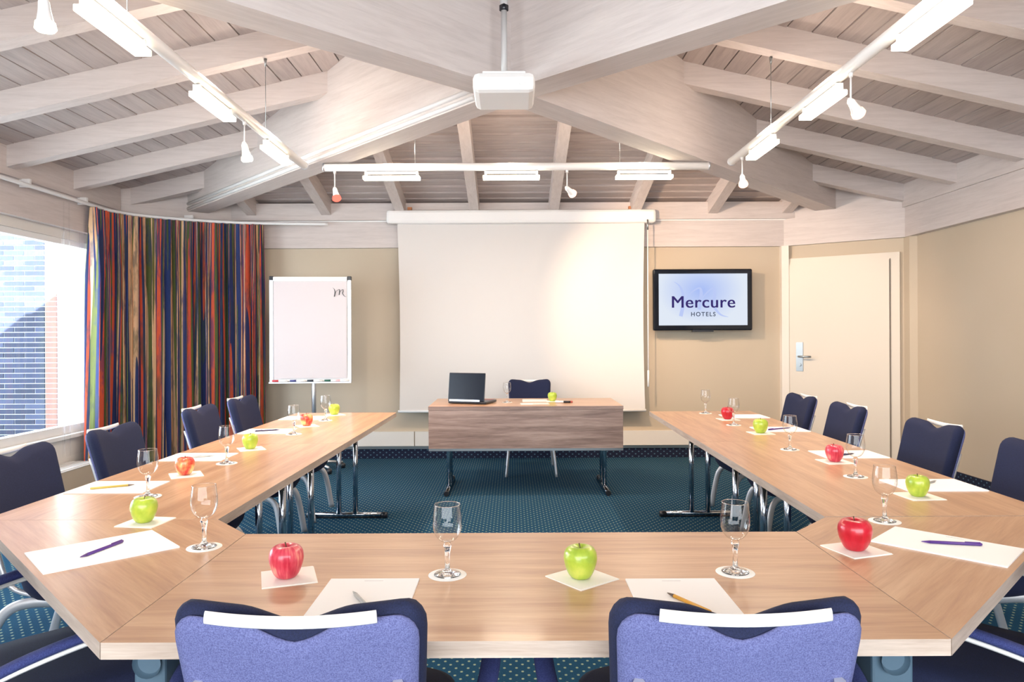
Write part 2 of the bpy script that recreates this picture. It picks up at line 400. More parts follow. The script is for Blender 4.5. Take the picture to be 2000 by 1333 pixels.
# corner posts beside the door
dd = (Vector((XB, YB)) - Vector((XW, YD))).normalized(); dn = Vector((-dd.y, dd.x))
def dpt(s, off): q = Vector((XW, YD)) + dd * s + dn * off; return (q.x, q.y)
LD = (Vector((XB, YB)) - Vector((XW, YD))).length
o = BM().prism([(XB - 0.045, YB), (XB + 0.02, YB - 0.03), (XB + 0.02, YB - 0.09), (XB - 0.045, YB - 0.06)], 0.0, BB_).build('trim_1', M['trim_cream']); o['kind'] = 'structure'
o = BM().prism([(XW, YD - 0.10), (XW, YD + 0.02), (XW - 0.055, YD + 0.06), (XW - 0.055, YD - 0.06)], 0.0, BB_).build('trim_2', M['wall']); o['kind'] = 'structure'
# door on the right diagonal wall
door = struct('door_1')
BM().prism([dpt(0.10, 0.0), dpt(LD - 0.05, 0.0), dpt(LD - 0.05, 0.035), dpt(0.10, 0.035)], 0.0, 2.13).build('door_frame', M['door_paint'], door)
leaf = BM().prism([dpt(0.19, 0.036), dpt(LD - 0.055, 0.036), dpt(LD - 0.055, 0.052), dpt(0.19, 0.052)], 0.005, 2.06, bevel=0.004).build('door_leaf', M['door_paint'], door)
BM().prism([dpt(0.180, 0.036), dpt(0.186, 0.036), dpt(0.186, 0.045), dpt(0.180, 0.045)], 0.0, 2.07).build('door_gap', plain('dark_gap', srgb('6E6358'), 0.8), door)
hs = LD - 0.175
BM().prism([dpt(hs - 0.035, 0.052), dpt(hs + 0.035, 0.052), dpt(hs + 0.035, 0.062), dpt(hs - 0.035, 0.062)], 0.93, 1.235, bevel=0.003).build('lock_plate', M['steel'], leaf)
a0 = Vector((*dpt(hs, 0.06), 1.085)); a1 = Vector((*dpt(hs, 0.12), 1.085)); a2 = Vector((*dpt(hs - 0.13, 0.125), 1.085))
BM().tube([a0, a0.lerp(a1, 0.8), a1.lerp(a2, 0.1), a2], 0.010, 10).build('door_handle', M['steel'], leaf)
k0 = Vector((*dpt(hs, 0.06), 1.0)); k1 = Vector((*dpt(hs, 0.075), 1.0))
BM().tube([k0, k1], 0.018, 14).build('key_cylinder', M['steel'], leaf)
# window on the left wall
win = struct('window_1')
for (y0, y1, z0, z1) in ((WY0, WY1, WZ0, WZ0 + 0.07), (WY0, WY1, WZ1 - 0.05, WZ1), (WY0, WY0 + 0.06, WZ0, WZ1), (WY1 - 0.06, WY1, WZ0, WZ1)):
    BM().bb((-XW - 0.10, y0, z0), (-XW - 0.02, y1, z1)).build('window_frame', M['white_gloss'], win)
BM().bb((-XW - 0.065, WY0 + 0.06, WZ0 + 0.07), (-XW - 0.055, WY1 - 0.06, WZ1 - 0.05)).build('pane', M['pane'], win)
BM().bb((-XW - 0.02, WY0, WZ0 - 0.035), (-XW + 0.05, WY1, WZ0), 0.004).build('window_sill', M['white_gloss'], win)
# convector casing below the window: box with a grooved white top grille
cv = thing('convector_cover', 'long beige convector casing with a white grooved grille below the window', 'heater', (-XW, 4.6, 0))
BM().bb((0.001, -2.6, 0), (0.24, 1.72, 0.214)).build('casing', M['wall'], cv)
gr_ = BM().bb((0.0, -2.6, 0.214), (0.245, 1.72, 0.219)).build('grille', M['white_gloss'], cv)
for i in range(4): BM().bb((0.015 + i * 0.058, -2.6, 0.217), (0.058 + i * 0.058, 1.72, 0.228)).build('grille_bar', M['white_gloss'], gr_)

# ------------------------------------------------------------------ ceiling: boards, rafters and hip beams
ceil = struct('ceiling')
def zs(x, y=0): return ZS + RH + KS * (XW - abs(x))
def zb(x, y): return ZBK + RH + KB * (YB - y)
ZTOPS = zs(0)
YFT = YH
def zf(x, y): return ZTOPS - 0.02 - KS * (YFT - y)
PW = 0.156; GAP = 0.009
def clip_side(x0, x1, sx):   # |x| in [x0,x1]; y between hips
    pts = [(x0, YH - x0), (x1, YH - x1), (x1, min(YH + x1, YB + .02)), (x0, min(YH + x0, YB + .02))]
    out = []
    for p in pts:
        if not out or (abs(p[0] - out[-1][0]) + abs(p[1] - out[-1][1])) > 1e-4: out.append(p)
    return [(sx * p[0], max(p[1], YF)) for p in out]
for sx in (1, -1):
    x = XW - 0.0
    while x > 0.03:
        x0 = max(x - PW + GAP, 0.012)
        dz = random.uniform(-0.0025, 0.0025)
        BM().prism(clip_side(x0, x, sx), lambda a, b_: zs(a) + dz, lambda a, b_: zs(a) + 0.02).build('roof_board', M['plank_y'], ceil)
        x -= PW
y = YB
PB = 0.142; GB = 0.018
while y > YH + 0.05:
    y0 = max(y - PB + GB, YH + 0.02)
    dz = random.uniform(-0.0025, 0.0025)
    a, b_ = y - YH, y0 - YH
    BM().prism([(-b_, y0), (b_, y0), (a, y), (-a, y)], lambda p, q, y0=y0: zb(p, q) + dz - 0.010 * (1 - (q - y0) / PB), lambda p, q: zb(p, q) + 0.02).build('roof_board', M['plank_x'], ceil)
    y -= PB
y = YH
while y > YF + 0.02:
    y0 = max(y - PW + GAP, YF)
    a, b_ = min(YH - y, XW), min(YH - y0, XW)
    if a < 0.01: a = 0.01
    BM().prism([(-a, y), (a, y), (b_, y0), (-b_, y0)], zf, lambda p, q: zf(p, q) + 0.02).build('roof_board', M['plank_x'], ceil)
    y -= PW
# roof deck (dark felt showing in the board gaps) and eaves: keeps daylight out
felt = plain('dark_roof_felt', srgb('241F1E'), 0.95)
XO = XW + 0.42
def deck(poly, z0, z1): BM().prism(poly, z0, z1).build('roof_deck', felt, ceil)
for sx in (1, -1): deck([(sx * 0.0, YH), (sx * XO, YH - XO), (sx * XO, YH + XO)], lambda a, b_: zs(a) + 0.022, lambda a, b_: zs(a) + 0.13)
deck([(0, YH), (XO, YH + XO), (-XO, YH + XO)], lambda p, q: zb(p, q) + 0.022, lambda p, q: zb(p, q) + 0.15)
deck([(0, YH), (XO, YH - XO), (-XO, YH - XO)], lambda p, q: zf(p, q) + 0.022, lambda p, q: zf(p, q) + 0.13)
deck([(-XO, YH - XO), (XO, YH - XO), (XO, YF - 2.6), (-XO, YF - 2.6)], 2.80, 2.95)  # unseen overhang added to keep sun out of the window behind the camera
# rafters
def rafter_side(sx, yr):
    xin = max(abs(yr - YH) - 0.0, 0.0); w2 = 0.05
    p = [(sx * xin, yr - w2), (sx * (XW - 0.02), yr - w2), (sx * (XW - 0.02), yr + w2), (sx * xin, yr + w2)]
    BM().prism(p, lambda a, b_: zs(a) - RH, lambda a, b_: zs(a) + 0.005, bevel=0.004).build('rafter', M['white_wood_x'], ceil)
for yr in (7.12, 6.30, 5.47, 4.64, 3.80, 2.97, 2.14, 1.3): rafter_side(-1, yr)
for yr in (7.02, 6.19, 5.37, 4.55, 3.73, 2.9, 2.1, 1.3): rafter_side(1, yr)
for px in (499, 643, 787, 929, 1081, 1238, 1388, 1531):
    xr = (px - 1000) * YB / F
    yin = YH + abs(xr)
    if YB - yin < 0.1: continue
    p = [(xr - 0.05, yin), (xr + 0.05, yin), (xr + 0.05, YB), (xr - 0.05, YB)]
    BM().prism(p, lambda a, b_: zb(a, b_) - RH, lambda a, b_: zb(a, b_) + 0.005, bevel=0.004).build('rafter', M['white_wood_y'], ceil)
for px in (806, 1207):   # small bare pine wedges on the ring beam beside the screen box
    q = PY(px - 6 if px < 1000 else px + 24, 404, YB - 0.12)
    BM().bb((q.x - 0.02, YB - 0.14, 2.60), (q.x + 0.025, YB - 0.10, 2.69)).build('pine_wedge', M['brass_wood'], ceil)
# hip beams
def hip(sx, sy, end, mat):
    wd = 0.20; d = Vector((sx, sy)).normalized(); n_ = Vector((-d.y, d.x)) * wd / 2
    c0 = Vector((0, YH)); c1 = Vector((0, YH)) + Vector((sx, sy)) * end
    L = (c1 - c0).length
    # built in a local frame whose x axis runs along the beam, so the grain follows it
    def zlo(t_): return 2.715 - 0.03 * t_
    b = BM()
    tt = [0, 0.25 * end, 0.5 * end, 0.75 * end, end]
    top = lambda t_: max(zs(t_), (zb(0, YH + t_) if sy > 0 else zf(0, YH - t_))) + 0.01
    for u0, u1 in zip(tt, tt[1:]):
        vs = []
        for u in (u0, u1):
            X = u * math.sqrt(2)
            vs.append([b.b.verts.new((X, s_ * wd / 2, z_)) for s_, z_ in ((-1, zlo(u)), (1, zlo(u)), (1, top(u)), (-1, top(u)))])
        for k in range(4): b._f((vs[0][k], vs[0][(k + 1) % 4], vs[1][(k + 1) % 4], vs[1][k]))
        if u1 == end: b._f(vs[1])
    bmesh.ops.remove_doubles(b.b, verts=list(b.b.verts), dist=1e-5)
    ob = b.build('hip_beam', mat, ceil, (0, YH, 0), math.atan2(sy, sx))
    return ob
hb = [hip(sx, sy, e, M['white_wood_x']) for sx, sy, e in ((-1, 1, 3.32), (1, 1, 3.32), (-1, -1, 3.9), (1, -1, 3.9))]
# white double cable rail along the left rear hip beam
for k in (0, 1):
    b = BM(); z0 = 2.735 + k * 0.05
    pts = [(0.2, 0.105, z0), (4.6, 0.105, z0 - 0.03 * 4.4 / 1.414)]
    b.tube(pts, 0.016, 8); b.build('cable_rail', M['white_gloss'], hb[0])

# ------------------------------------------------------------------ lighting tubes, lamps and spots
ZT = 2.637
def ceiling_z(x, y):
    ax = abs(x)
    if ax > abs(y - YH): return zs(x)
    return zb(x, y) if y > YH else zf(x, y)
def light_tube(a, b, label, wires):
    a = Vector(a); b = Vector(b); mid = (a + b) / 2
    t = thing('lighting_tube', label, 'light track', (mid.x, mid.y, ZT))
    BM().tube([a - mid, b - mid], 0.030, 16).build('tube', M['white_gloss'], t)
    d = (b - a).normalized()
    for q in (a, b): BM().tube([q - mid - d * 0.006, q - mid + d * 0.006], 0.032, 16).build('end_cap', M['alu'], t)
    for wx, wy, top in wires:
        BM().tube([Vector((wx, wy, ZT + 0.02)) - mid, Vector((wx, wy, top)) - mid], 0.0022, 5).build('suspension_wire', M['steel'], t)
        BM().tube([Vector((wx, wy, top - 0.05)) - mid, Vector((wx, wy, top)) - mid], [0.004, 0.012], 8).build('wire_anchor', M['steel'], t)
    return t
TL = -1.594; TR = 1.675
light_tube((TL, 1.2, ZT), (TL, 5.50, ZT), 'white lighting tube slung along the left side of the room', [(TL, 4.64, zs(TL) - RH), (TL, 2.97, zs(TL) - RH)])
light_tube((TR, 1.2, ZT), (TR, 5.43, ZT), 'white lighting tube slung along the right side of the room', [(TR, 4.6, zs(TR) - RH), (TR, 2.9, zs(TR) - RH)])
YM = 5.567
light_tube((-1.46, YM, ZT), (1.54, YM, ZT), 'white lighting tube hung crosswise in front of the projection screen', [(-0.75, YM, zb(0, YM)), (0.845, YM, zb(0, YM))])
def lamp(loc, rz, label):
    t = thing('tube_lamp', label, 'lamp', loc, rz, 'lit lamps clipped under the lighting tubes')
    BM().bb((-0.21, -0.014, -0.052), (0.21, 0.014, -0.034), 0.003).build('housing', M['white_gloss'], t)
    for s_ in (-1, 1): BM().bb((s_ * 0.20 - 0.008, -0.02, -0.080), (s_ * 0.20 + 0.008, 0.02, -0.034)).build('clip', M['white_gloss'], t)
    BM().bb((-0.22, -0.036, -0.098), (0.22, 0.036, -0.072), 0.003).build('diffuser', M['lamp'], t)
    ld = bpy.data.lights.new('lamp_light', 'AREA'); ld.shape = 'RECTANGLE'; ld.size = 0.46; ld.size_y = 0.08; ld.energy = 8; ld.color = (1.0, 0.83, 0.66)
    lo = bpy.data.objects.new('lamp_light', ld); COL.objects.link(lo); lo.parent = t; lo.location = (0, 0, -0.105)
    lu = bpy.data.lights.new('lamp_uplight', 'POINT'); lu.energy = 4.5; lu.color = (1.0, 0.80, 0.66); lu.shadow_soft_size = 0.05
    lo = bpy.data.objects.new('lamp_uplight', lu); COL.objects.link(lo); lo.parent = t; lo.location = (0, 0.0, 0.07)
for yy, nm in ((4.85, 'farthest'), (3.83, 'middle'), (2.88, 'nearest')):
    lamp((TL, yy, ZT), PI / 2, 'lit fluorescent lamp under the left lighting tube, the %s of its three' % nm)
for yy, nm in ((4.77, 'farthest'), (3.85, 'middle'), (2.86, 'nearest')):
    lamp((TR, yy, ZT), PI / 2, 'lit fluorescent lamp under the right lighting tube, the %s of its three' % nm)
for xx, nm in ((-0.932, 'left'), (0.0, 'central'), (1.035, 'right')):
    lamp((xx, YM, ZT), 0, 'lit fluorescent lamp under the crosswise lighting tube, the %s one of three' % nm)
def spot(loc, d, label, lens, energy, color):
    t = thing('spotlight', label, 'spotlight', loc, 0, 'small spotlights hung from the lighting tubes')
    BM().tube([(0, 0, -0.028), (0, 0, -0.05)], [0.012, 0.009], 10).build('adapter', M['white_gloss'], t)
    BM().tube([(0, 0, -0.045), (0, 0, -0.16)], 0.0045, 8).build('stem', M['white_gloss'], t)
    d = Vector(d).normalized(); c = Vector((0, 0, -0.17))
    b = BM(); pts = [c - d * 0.02, c, c + d * 0.03, c + d * 0.06, c + d * 0.085]
    b.tube(pts, [0.008, 0.018, 0.02, 0.026, 0.032], 16); b.build('lamp_head', M['white_gloss'], t)
    b = BM(); b.tube([c + d * 0.066, c + d * 0.088, c + d * 0.098], [0.031, 0.0345, 0.026], 16); b.build('lens', lens, t)
    ld = bpy.data.lights.new('spot_light', 'SPOT'); ld.energy = energy; ld.color = color; ld.spot_size = 1.5; ld.spot_blend = 0.6; ld.shadow_soft_size = 0.02
    lo = bpy.data.objects.new('spot_light', ld); COL.objects.link(lo); lo.parent = t; lo.location = c + d * 0.115; lo.rotation_euler = d.to_track_quat('-Z', 'Y').to_euler()
spot((TL, 4.27, ZT), (0.12, 0.2, -1), 'white spotlight hanging from the far half of the left lighting tube', M['spot_white'], 45, (1, .85, .68))
spot((TL, 2.44, ZT), (0.0, 0.1, -1), 'white spotlight hanging in the top left corner of the picture', M['spot_white'], 22, (1, .85, .68))
spot((-1.376, YM, ZT), (0.25, -0.3, -0.9), 'red glowing spotlight at the left end of the crosswise tube', M['spot_red'], 40, (1, .35, .25))
spot((0.435, YM, ZT), (1.57, 2.0, -1.0), 'small spotlight below the crosswise tube, right of its central lamp', M['spot_warm'], 115, (1, .70, .46))
spot((TR, 3.52, ZT), (0.75, 0.5, -0.65), 'pale spotlight turned outward on the middle of the right lighting tube', M['spot_warm'], 42, (1, .72, .55))
spot((TR, 5.18, ZT), (0.35, 0.8, -0.5), 'spotlight at the far end of the right lighting tube', M['spot_warm'], 34, (1, .74, .55))

# ------------------------------------------------------------------ projector on its pole
pj = thing('ceiling_projector', 'white projector hanging on a pole below the meeting point of the beams', 'projector', (-0.035, 3.75, 2.55))
b = BM(); b.box((0, 0, 0.05), (0.315, 0.33, 0.10), None, 0.03); b.build('body', M['white_plastic'], pj)
BM().box((0, -0.01, 0.105), (0.22, 0.24, 0.02), None, 0.006).build('top_plate', M['white_plastic'], pj)
BM().tube([(0.09, -0.160, 0.05), (0.09, -0.172, 0.05)], 0.02, 16).build('sensor_window', M['white_gloss'], pj)
BM().tube([(0, 0.03, 0.11), (0, 0.03, 0.50)], 0.016, 12).build('pole', M['pole_grey'], pj)
BM().tube([(0, 0.03, 0.49), (0, 0.03, 0.52)], 0.024, 4).build('pole_collar', M['black'], pj)
BM().tube([(0, 0.03, 0.52), (0, 0.03, 1.04)], 0.021, 12).build('upper_pole', M['pole_grey'], pj)

# ------------------------------------------------------------------ projection screen, rod
X0, X1 = PY(778, 440, 7.56).x, PY(1258, 440, 7.56).x
ps = thing('projection_screen', 'large white roll-down projection screen on the back wall', 'screen', ((X0 + X1) / 2, 7.56, 0))
hw = (X1 - X0) / 2; zt, zbt = 2.51, PY(1000, 803, 7.56).z
BM().box((0.0, 0.0, 2.575), (2.84, 0.13, 0.145), None, 0.03).build('screen_case', M['white_plastic'], ps)
def scr(u, v):
    z = zt + (zbt - zt) * v; wob = 0.012 * math.sin(v * PI) * 1.0
    wdt = hw * (1 - 0.012 * math.sin(v * PI))
    x = (u * 2 - 1) * wdt + (0.015 * (v - .5) if u < .5 else 0)
    return Vector((x, 0.01 * math.sin(u * 9) * v - 0.02 * (abs(u * 2 - 1) ** 6), z))
b = BM(); b.grid(scr, 40, 20); b.build('screen_cloth', M['screen_cloth'], ps)
BM().tube([(-hw - 0.01, -0.01, zbt), (hw + 0.01, -0.01, zbt)], 0.014, 10).build('bottom_bar', M['white_gloss'], ps)
rd = PY(1262, 440, 7.5)
rx = rd.x + 0.01 - (X0 + X1) / 2; ry = -0.09
rod = BM().tube([(rx, ry, 2.52), (rx, ry, 0.80)], 0.006, 8).build('pull_rod', M['white_gloss'], ps)
BM().tube([(rx, ry, 0.95), (rx, ry, 0.78)], 0.010, 8).build('grip', M['white_plastic'], rod)
BM().tube([(rx, ry, 2.53), (rx, ry, 2.42)], 0.008, 8).build('hook', M['steel'], rod)

# ------------------------------------------------------------------ wall television
tv = thing('television', 'black flat television on the back wall left of the door', 'television', (2.016, YB, 1.69))
W2, H2 = 0.522, 0.325
BM().box((0, -0.155, 0), (2 * W2, 0.07, 2 * H2), None, 0.014).build('bezel', M['gloss_black'], tv)
b = BM(); b.box((0.0, -0.061, 0), (0.5, 0.12, 0.35)); b.build('wall_bracket', M['black'], tv)
lip = BM(); lip.prism([(-0.11, -0.187), (0.11, -0.187), (0.11, -0.13), (-0.11, -0.13)], -H2 - 0.014, -H2 + 0.02, bevel=0.008); lip.build('bottom_lip', M['black'], tv)
def tvmat():
    m = bpy.data.materials.new('lit_tv_picture'); m.use_nodes = True; n = m.node_tree.nodes; l = m.node_tree.links; n.clear()
    o = n.new('ShaderNodeOutputMaterial'); e = n.new('ShaderNodeEmission'); e.inputs[1].default_value = 0.6
    tc = n.new('ShaderNodeTexCoord'); mp = n.new('ShaderNodeMapping'); mp.inputs['Location'].default_value = (0.05, 0, -0.28); mp.inputs['Scale'].default_value = (2.2, 0, 2.9)
    l.new(tc.outputs['Object'], mp.inputs[0]); g = n.new('ShaderNodeTexGradient'); g.gradient_type = 'SPHERICAL'; l.new(mp.outputs[0], g.inputs[0])
    r = ramp(n, [(0.0, (0.82, 0.89, 1.0)), (1.0, (0.42, 0.55, 1.0))]); l.new(g.outputs['Fac'], r.inputs[0]); l.new(r.outputs[0], e.inputs[0]); l.new(e.outputs[0], o.inputs[0]); return m
scrn = BM(); scrn.bb((-W2 + 0.055, -0.1925, -H2 + 0.055), (W2 - 0.055, -0.190, H2 - 0.05)); scr_o = scrn.build('picture', tvmat(), tv)
def text_mesh(txt, size, mat, parent, loc, name, bold=0.0, space=1.0, xs=1.0, rot=(PI / 2, 0, 0)):
    cu = bpy.data.curves.new('lettering', 'FONT'); cu.body = txt; cu.size = size; cu.align_x = 'CENTER'; cu.align_y = 'CENTER'; cu.offset = bold; cu.space_character = space; cu.extrude = 0.0006
    to = bpy.data.objects.new('lettering', cu); COL.objects.link(to)
    me = bpy.data.meshes.new_from_object(to); bpy.data.objects.remove(to); me.materials.clear(); me.materials.append(mat)
    o = bpy.data.objects.new(name, me); COL.objects.link(o); o.parent = parent; o.location = loc; o.rotation_euler = rot; o.scale = (xs, 1, 1)
    return o
ink = emit('purple_screen_lettering', srgb('3F3378'), 0.55); ink2 = emit('grey_screen_lettering', srgb('4C5468'), 0.6); ink3 = emit('pale_screen_emblem', srgb('B4C2EC'), 0.72)
for dx_ in (-0.0028, 0.0, 0.0028): text_mesh('Mercure', 0.178, ink, tv, (dx_, -0.1945 - abs(dx_) * 0.1, -0.030), 'name_lettering', 0.0, 1.06, 1.05)
text_mesh('HOTELS', 0.062, ink2, tv, (0.0, -0.1945, -0.155), 'small_lettering', 0.001, 1.25)
def stroke(pts, ws, y, mat, parent, name, n=12):
    # smooth ribbon through pts (x,z), width list
    def cr(p0, p1, p2, p3, t): return tuple(0.5 * ((2 * p1[i]) + (-p0[i] + p2[i]) * t + (2 * p0[i] - 5 * p1[i] + 4 * p2[i] - p3[i]) * t * t + (-p0[i] + 3 * p1[i] - 3 * p2[i] + p3[i]) * t ** 3) for i in range(3))
    q = [(p[0], p[1], w_) for p, w_ in zip(pts, ws)]; q = [q[0]] + q + [q[-1]]; s = []
    for i in range(1, len(q) - 2):
        for k in range(n): s.append(cr(q[i - 1], q[i], q[i + 1], q[i + 2], k / n))
    s.append(q[-1])
    b = BM(); pr = None
    for i, (x, z, w_) in enumerate(s):
        a = s[min(i + 1, len(s) - 1)]; c = s[max(i - 1, 0)]; d = Vector((a[0] - c[0], a[1] - c[1])); d = d.normalized() if d.length > 0 else Vector((1, 0)); nn = Vector((-d.y, d.x)) * w_ / 2
        cur = (b.b.verts.new((x + nn.x, y, z + nn.y)), b.b.verts.new((x - nn.x, y, z - nn.y)))
        if pr: b._f((pr[0], pr[1], cur[1], cur[0]))
        pr = cur
    return b.build(name, mat, parent)
def emblem(sc, ox, oz, y, mat, parent, name):
    S = lambda pts: [(ox + x * sc, oz + z * sc) for x, z in pts]
    stroke(S([(-0.50, 0.30), (-0.40, 0.22), (-0.34, 0.08), (-0.33, -0.10), (-0.38, -0.34)]), [0.008 * sc, 0.03 * sc, 0.05 * sc, 0.06 * sc, 0.07 * sc], y, mat, parent, name)
    stroke(S([(-0.37, -0.30), (-0.25, 0.02), (-0.05, 0.18), (0.0, 0.08), (-0.04, -0.22)]), [0.02 * sc, 0.02 * sc, 0.03 * sc, 0.06 * sc, 0.06 * sc], y, mat, parent, name)
    stroke(S([(-0.04, -0.20), (0.04, 0.02), (0.22, 0.18), (0.25, 0.05), (0.22, -0.12), (0.34, -0.30), (0.50, -0.36)]), [0.02 * sc, 0.02 * sc, 0.03 * sc, 0.06 * sc, 0.06 * sc, 0.035 * sc, 0.006 * sc], y, mat, parent, name)
emblem(0.57, -0.02, 0.02, -0.1935, ink3, tv, 'emblem_stroke')

# ------------------------------------------------------------------ flip chart
fc = thing('flip_chart', 'white paper flip chart on a single grey pole beside the curtain', 'flip chart', (-1.97, 7.0, 0), math.radians(4))
FW, FB, FT = 0.375, 0.885, 1.905
BM().bb((-FW, -0.012, FB), (FW, 0.012, FT)).build('board', M['white_gloss'], fc)
for s_ in (-1, 1):
    sr = BM().bb((s_ * FW - 0.018, -0.022, FB - 0.01), (s_ * FW + 0.018, 0.018, FT - 0.01), 0.004).build('side_rail', M['alu'], fc)
    BM().bb((s_ * FW - 0.02, -0.025, FT - 0.035), (s_ * FW + 0.02, 0.02, FT + 0.005), 0.005).build('corner_cap', M['black'], sr)
BM().grid(lambda u, v: Vector((-FW + 0.025 + u * (2 * FW - 0.05), -0.024 - 0.008 * math.sin(v * PI) - 0.003 * v, FT - 0.008 - v * (FT - FB - 0.035))), 4, 12).build('paper_pad', M['chart_paper'], fc)
BM().bb((-FW + 0.02, -0.034, FT - 0.045), (FW - 0.02, -0.018, FT - 0.005), 0.004).build('clamp_bar', M['white_gloss'], fc)
BM().bb((-FW - 0.02, -0.055, FB - 0.02), (FW + 0.02, 0.0, FB - 0.006)).build('pen_tray', M['alu'], fc)
BM().tube([(0.02, 0.03, 0.05), (0.02, 0.03, 1.5)], 0.022, 12).build('pole', M['alu'], fc)
for k in range(5):
    a = 2 * PI * k / 5 + 0.4
    BM().tube([(0.02, 0.03, 0.09), (0.02 + 0.28 * math.cos(a), 0.03 + 0.28 * math.sin(a), 0.06)], [0.022, 0.012], 8).build('foot', M['alu'], fc)
    BM().lathe([(0, 0.0), (0.022, 0.006), (0.03, 0.028), (0.022, 0.05), (0, 0.056)], 12, (0.02 + 0.28 * math.cos(a), 0.03 + 0.28 * math.sin(a), 0)).build('castor', M['black'], fc)
black_ink = plain('black_print', (0.02, 0.02, 0.02), 0.6)
emblem(0.135, 0.285, 1.755, -0.038, black_ink, fc, 'printed_mark')
Rf = Matrix.Rotation(math.radians(4), 4, 'Z'); fbase = Vector((-1.97, 7.0, 0))
for k, (mx_, cc, nm) in enumerate(((-0.32, 'C0303C', 'red'), (-0.15, '353C78', 'blue'), (0.015, '14202E', 'black'), (0.18, '1E5A48', 'green'), (0.27, 'E8B8BC', 'pink'))):
    p_ = fbase + Rf.to_3x3() @ Vector((mx_, -0.034, FB + 0.004))
    t = thing('marker_pen', '%s capped marker lying in the flip chart tray' % nm, 'marker', p_, math.radians(4), 'markers in the flip chart tray')
    BM().tube([(0.0, 0, 0), (0.10, 0, 0)], 0.0095, 10).build('barrel', M['white_plastic'], t)
    BM().tube([(-0.045, 0, 0), (0.015, 0, 0)], [0.009, 0.0105], 10).build('cap', plain(nm + '_cap', srgb(cc), 0.4), t)

# ------------------------------------------------------------------ curtain, rail, sheer
def bez(pts, t):
    n_ = len(pts) - 1; f = min(int(t * n_), n_ - 1); u = t * n_ - f
    q = [pts[0]] + list(pts) + [pts[-1]]; p0, p1, p2, p3 = (Vector(q[f + i]) for i in range(4))
    return 0.5 * ((2 * p1) + (p2 - p0) * u + (2 * p0 - 5 * p1 + 4 * p2 - p3) * u * u + (3 * p1 - p0 - 3 * p2 + p3) * u ** 3)
cpath = [(-3.765, 6.42), (-3.77, 6.68), (-3.62, 6.98), (-3.32, 7.22), (-2.98, 7.40), (-2.60, 7.50)]
cur = thing('curtain', 'gathered curtain with vertical streaks of orange, navy, olive and cream', 'curtain', (0, 0, 0))
NF = 27; zt_c, zb_c = 2.495, 0.06
def cfn(u, v):
    c = bez(cpath, min(u, 0.9999)); c2 = bez(cpath, min(u + 0.003, 0.9999)); c1 = bez(cpath, max(u - 0.003, 0)); d = (c2 - c1).normalized(); n_ = Vector((d.y, -d.x))
    ph = u * NF * 2 * PI + 0.9 * math.sin(u * 21) + 0.35 * math.sin(v * 3 + u * 30)
    am = (0.034 + 0.034 * min(v * 4, 1)) * (0.8 + 0.35 * math.sin(u * 47 + 1.3))
    s_ = 0.014 * math.sin(ph * 2 + 0.7) * min(1, v * 3)
    fl = -0.06 * (1 - u) ** 6 * v
    q = c + n_ * (math.sin(ph) * am) + d * (s_ + fl)
    return Vector((q.x, q.y, zt_c + (zb_c - zt_c) * v))
BM().grid(cfn, 520, 16, uv=lambda u, v: (u, v)).build('curtain_cloth', M['curtain'], cur, fix=False)
rail = thing('curtain_rail', 'white curtain rail curving along the ring beam from window to back wall', 'curtain rail', (0, 0, 0))
rp = [(-3.775, 2.0), (-3.775, 4.4), (-3.775, 6.3), (-3.77, 6.68), (-3.62, 6.98), (-3.32, 7.22), (-2.98, 7.40), (-2.60, 7.50), (-1.95, 7.58)]
BM().tube([Vector((*bez(rp, i / 90 * 0.9999), 2.512)) for i in range(91)], 0.016, 8).build('rail', M['white_gloss'], rail)
for q in ((-3.8, 5.6), (-3.8, 6.35), (-3.28, 7.3)): BM().bb((q[0] - 0.06, q[1] - 0.012, 2.50), (q[0] + 0.03, q[1] + 0.012, 2.565)).build('bracket', M['white_gloss'], rail)
sh = thing('sheer_curtain', 'thin white voile gathered at the window beside the striped curtain', 'curtain', (0, 0, 0))
BM().grid(lambda u, v: Vector((-3.86 + 0.018 * math.sin(u * 60) * (0.6 + 0.4 * math.sin(u * 17)), 6.12 + 0.72 * u, 2.49 - v * 2.2)), 200, 4).build('voile', M['sheer'], sh)

# ------------------------------------------------------------------ outside: brick building
ext = struct('courtyard_ground')
BM().bb((-14, -3, -0.4), (-XW - T - 0.01, 16, -0.25)).build('paving', plain('light_paving', srgb('D8D7D2'), 0.9), ext)
bl = thing('brick_building', 'dark brick building with pale mortar seen outside the left window', 'building', (-7.2, 8.7, -0.3))
YE = 8.7; XR = PY(112, 700, YE).x
mortar = plain('pale_mortar', srgb('D9DDE2'), 0.9)
xr_ = XR + 7.2
BM().bb((-3.2, 0.012, 0), (xr_, 1.2, 6.0)).build('wall_core', mortar, bl)
def brick_mat():
    m, n, l, b = nt('slate_brick')
    oi = n.new('ShaderNodeObjectInfo'); r = ramp(n, [(0.0, srgb('262D40')), (0.5, srgb('303850')), (1.0, srgb('3E465E'))]); l.new(oi.outputs['Random'], r.inputs['Fac'])
    v = mapped(n, l, (1, 1, 1)); t = noise(n, l, 40, v, 4); mx = n.new('ShaderNodeMix'); mx.data_type = 'RGBA'; mx.blend_type = 'MULTIPLY'; mx.inputs['Factor'].default_value = 0.4
    l.new(r.outputs['Color'], mx.inputs[6]); l.new(t.outputs['Color'], mx.inputs[7]); l.new(mx.outputs[2], b.inputs['Base Color']); b.inputs['Roughness'].default_value = 0.85; return m
bm_ = brick_mat(); bm2 = wall_mat('orange_brick', srgb('6E5048'), srgb('7E5C52'))
PH, PL = 0.0625, 0.25
proto = BM().bb((-0.119, -0.001, -0.0265), (0.119, 0.02, 0.0265), 0.0).build('brick', bm_, bl)
endb = BM().bb((-0.069, -0.003, -0.0265), (0.069, 0.02, 0.0265), 0.0).build('brick', bm2, bl)
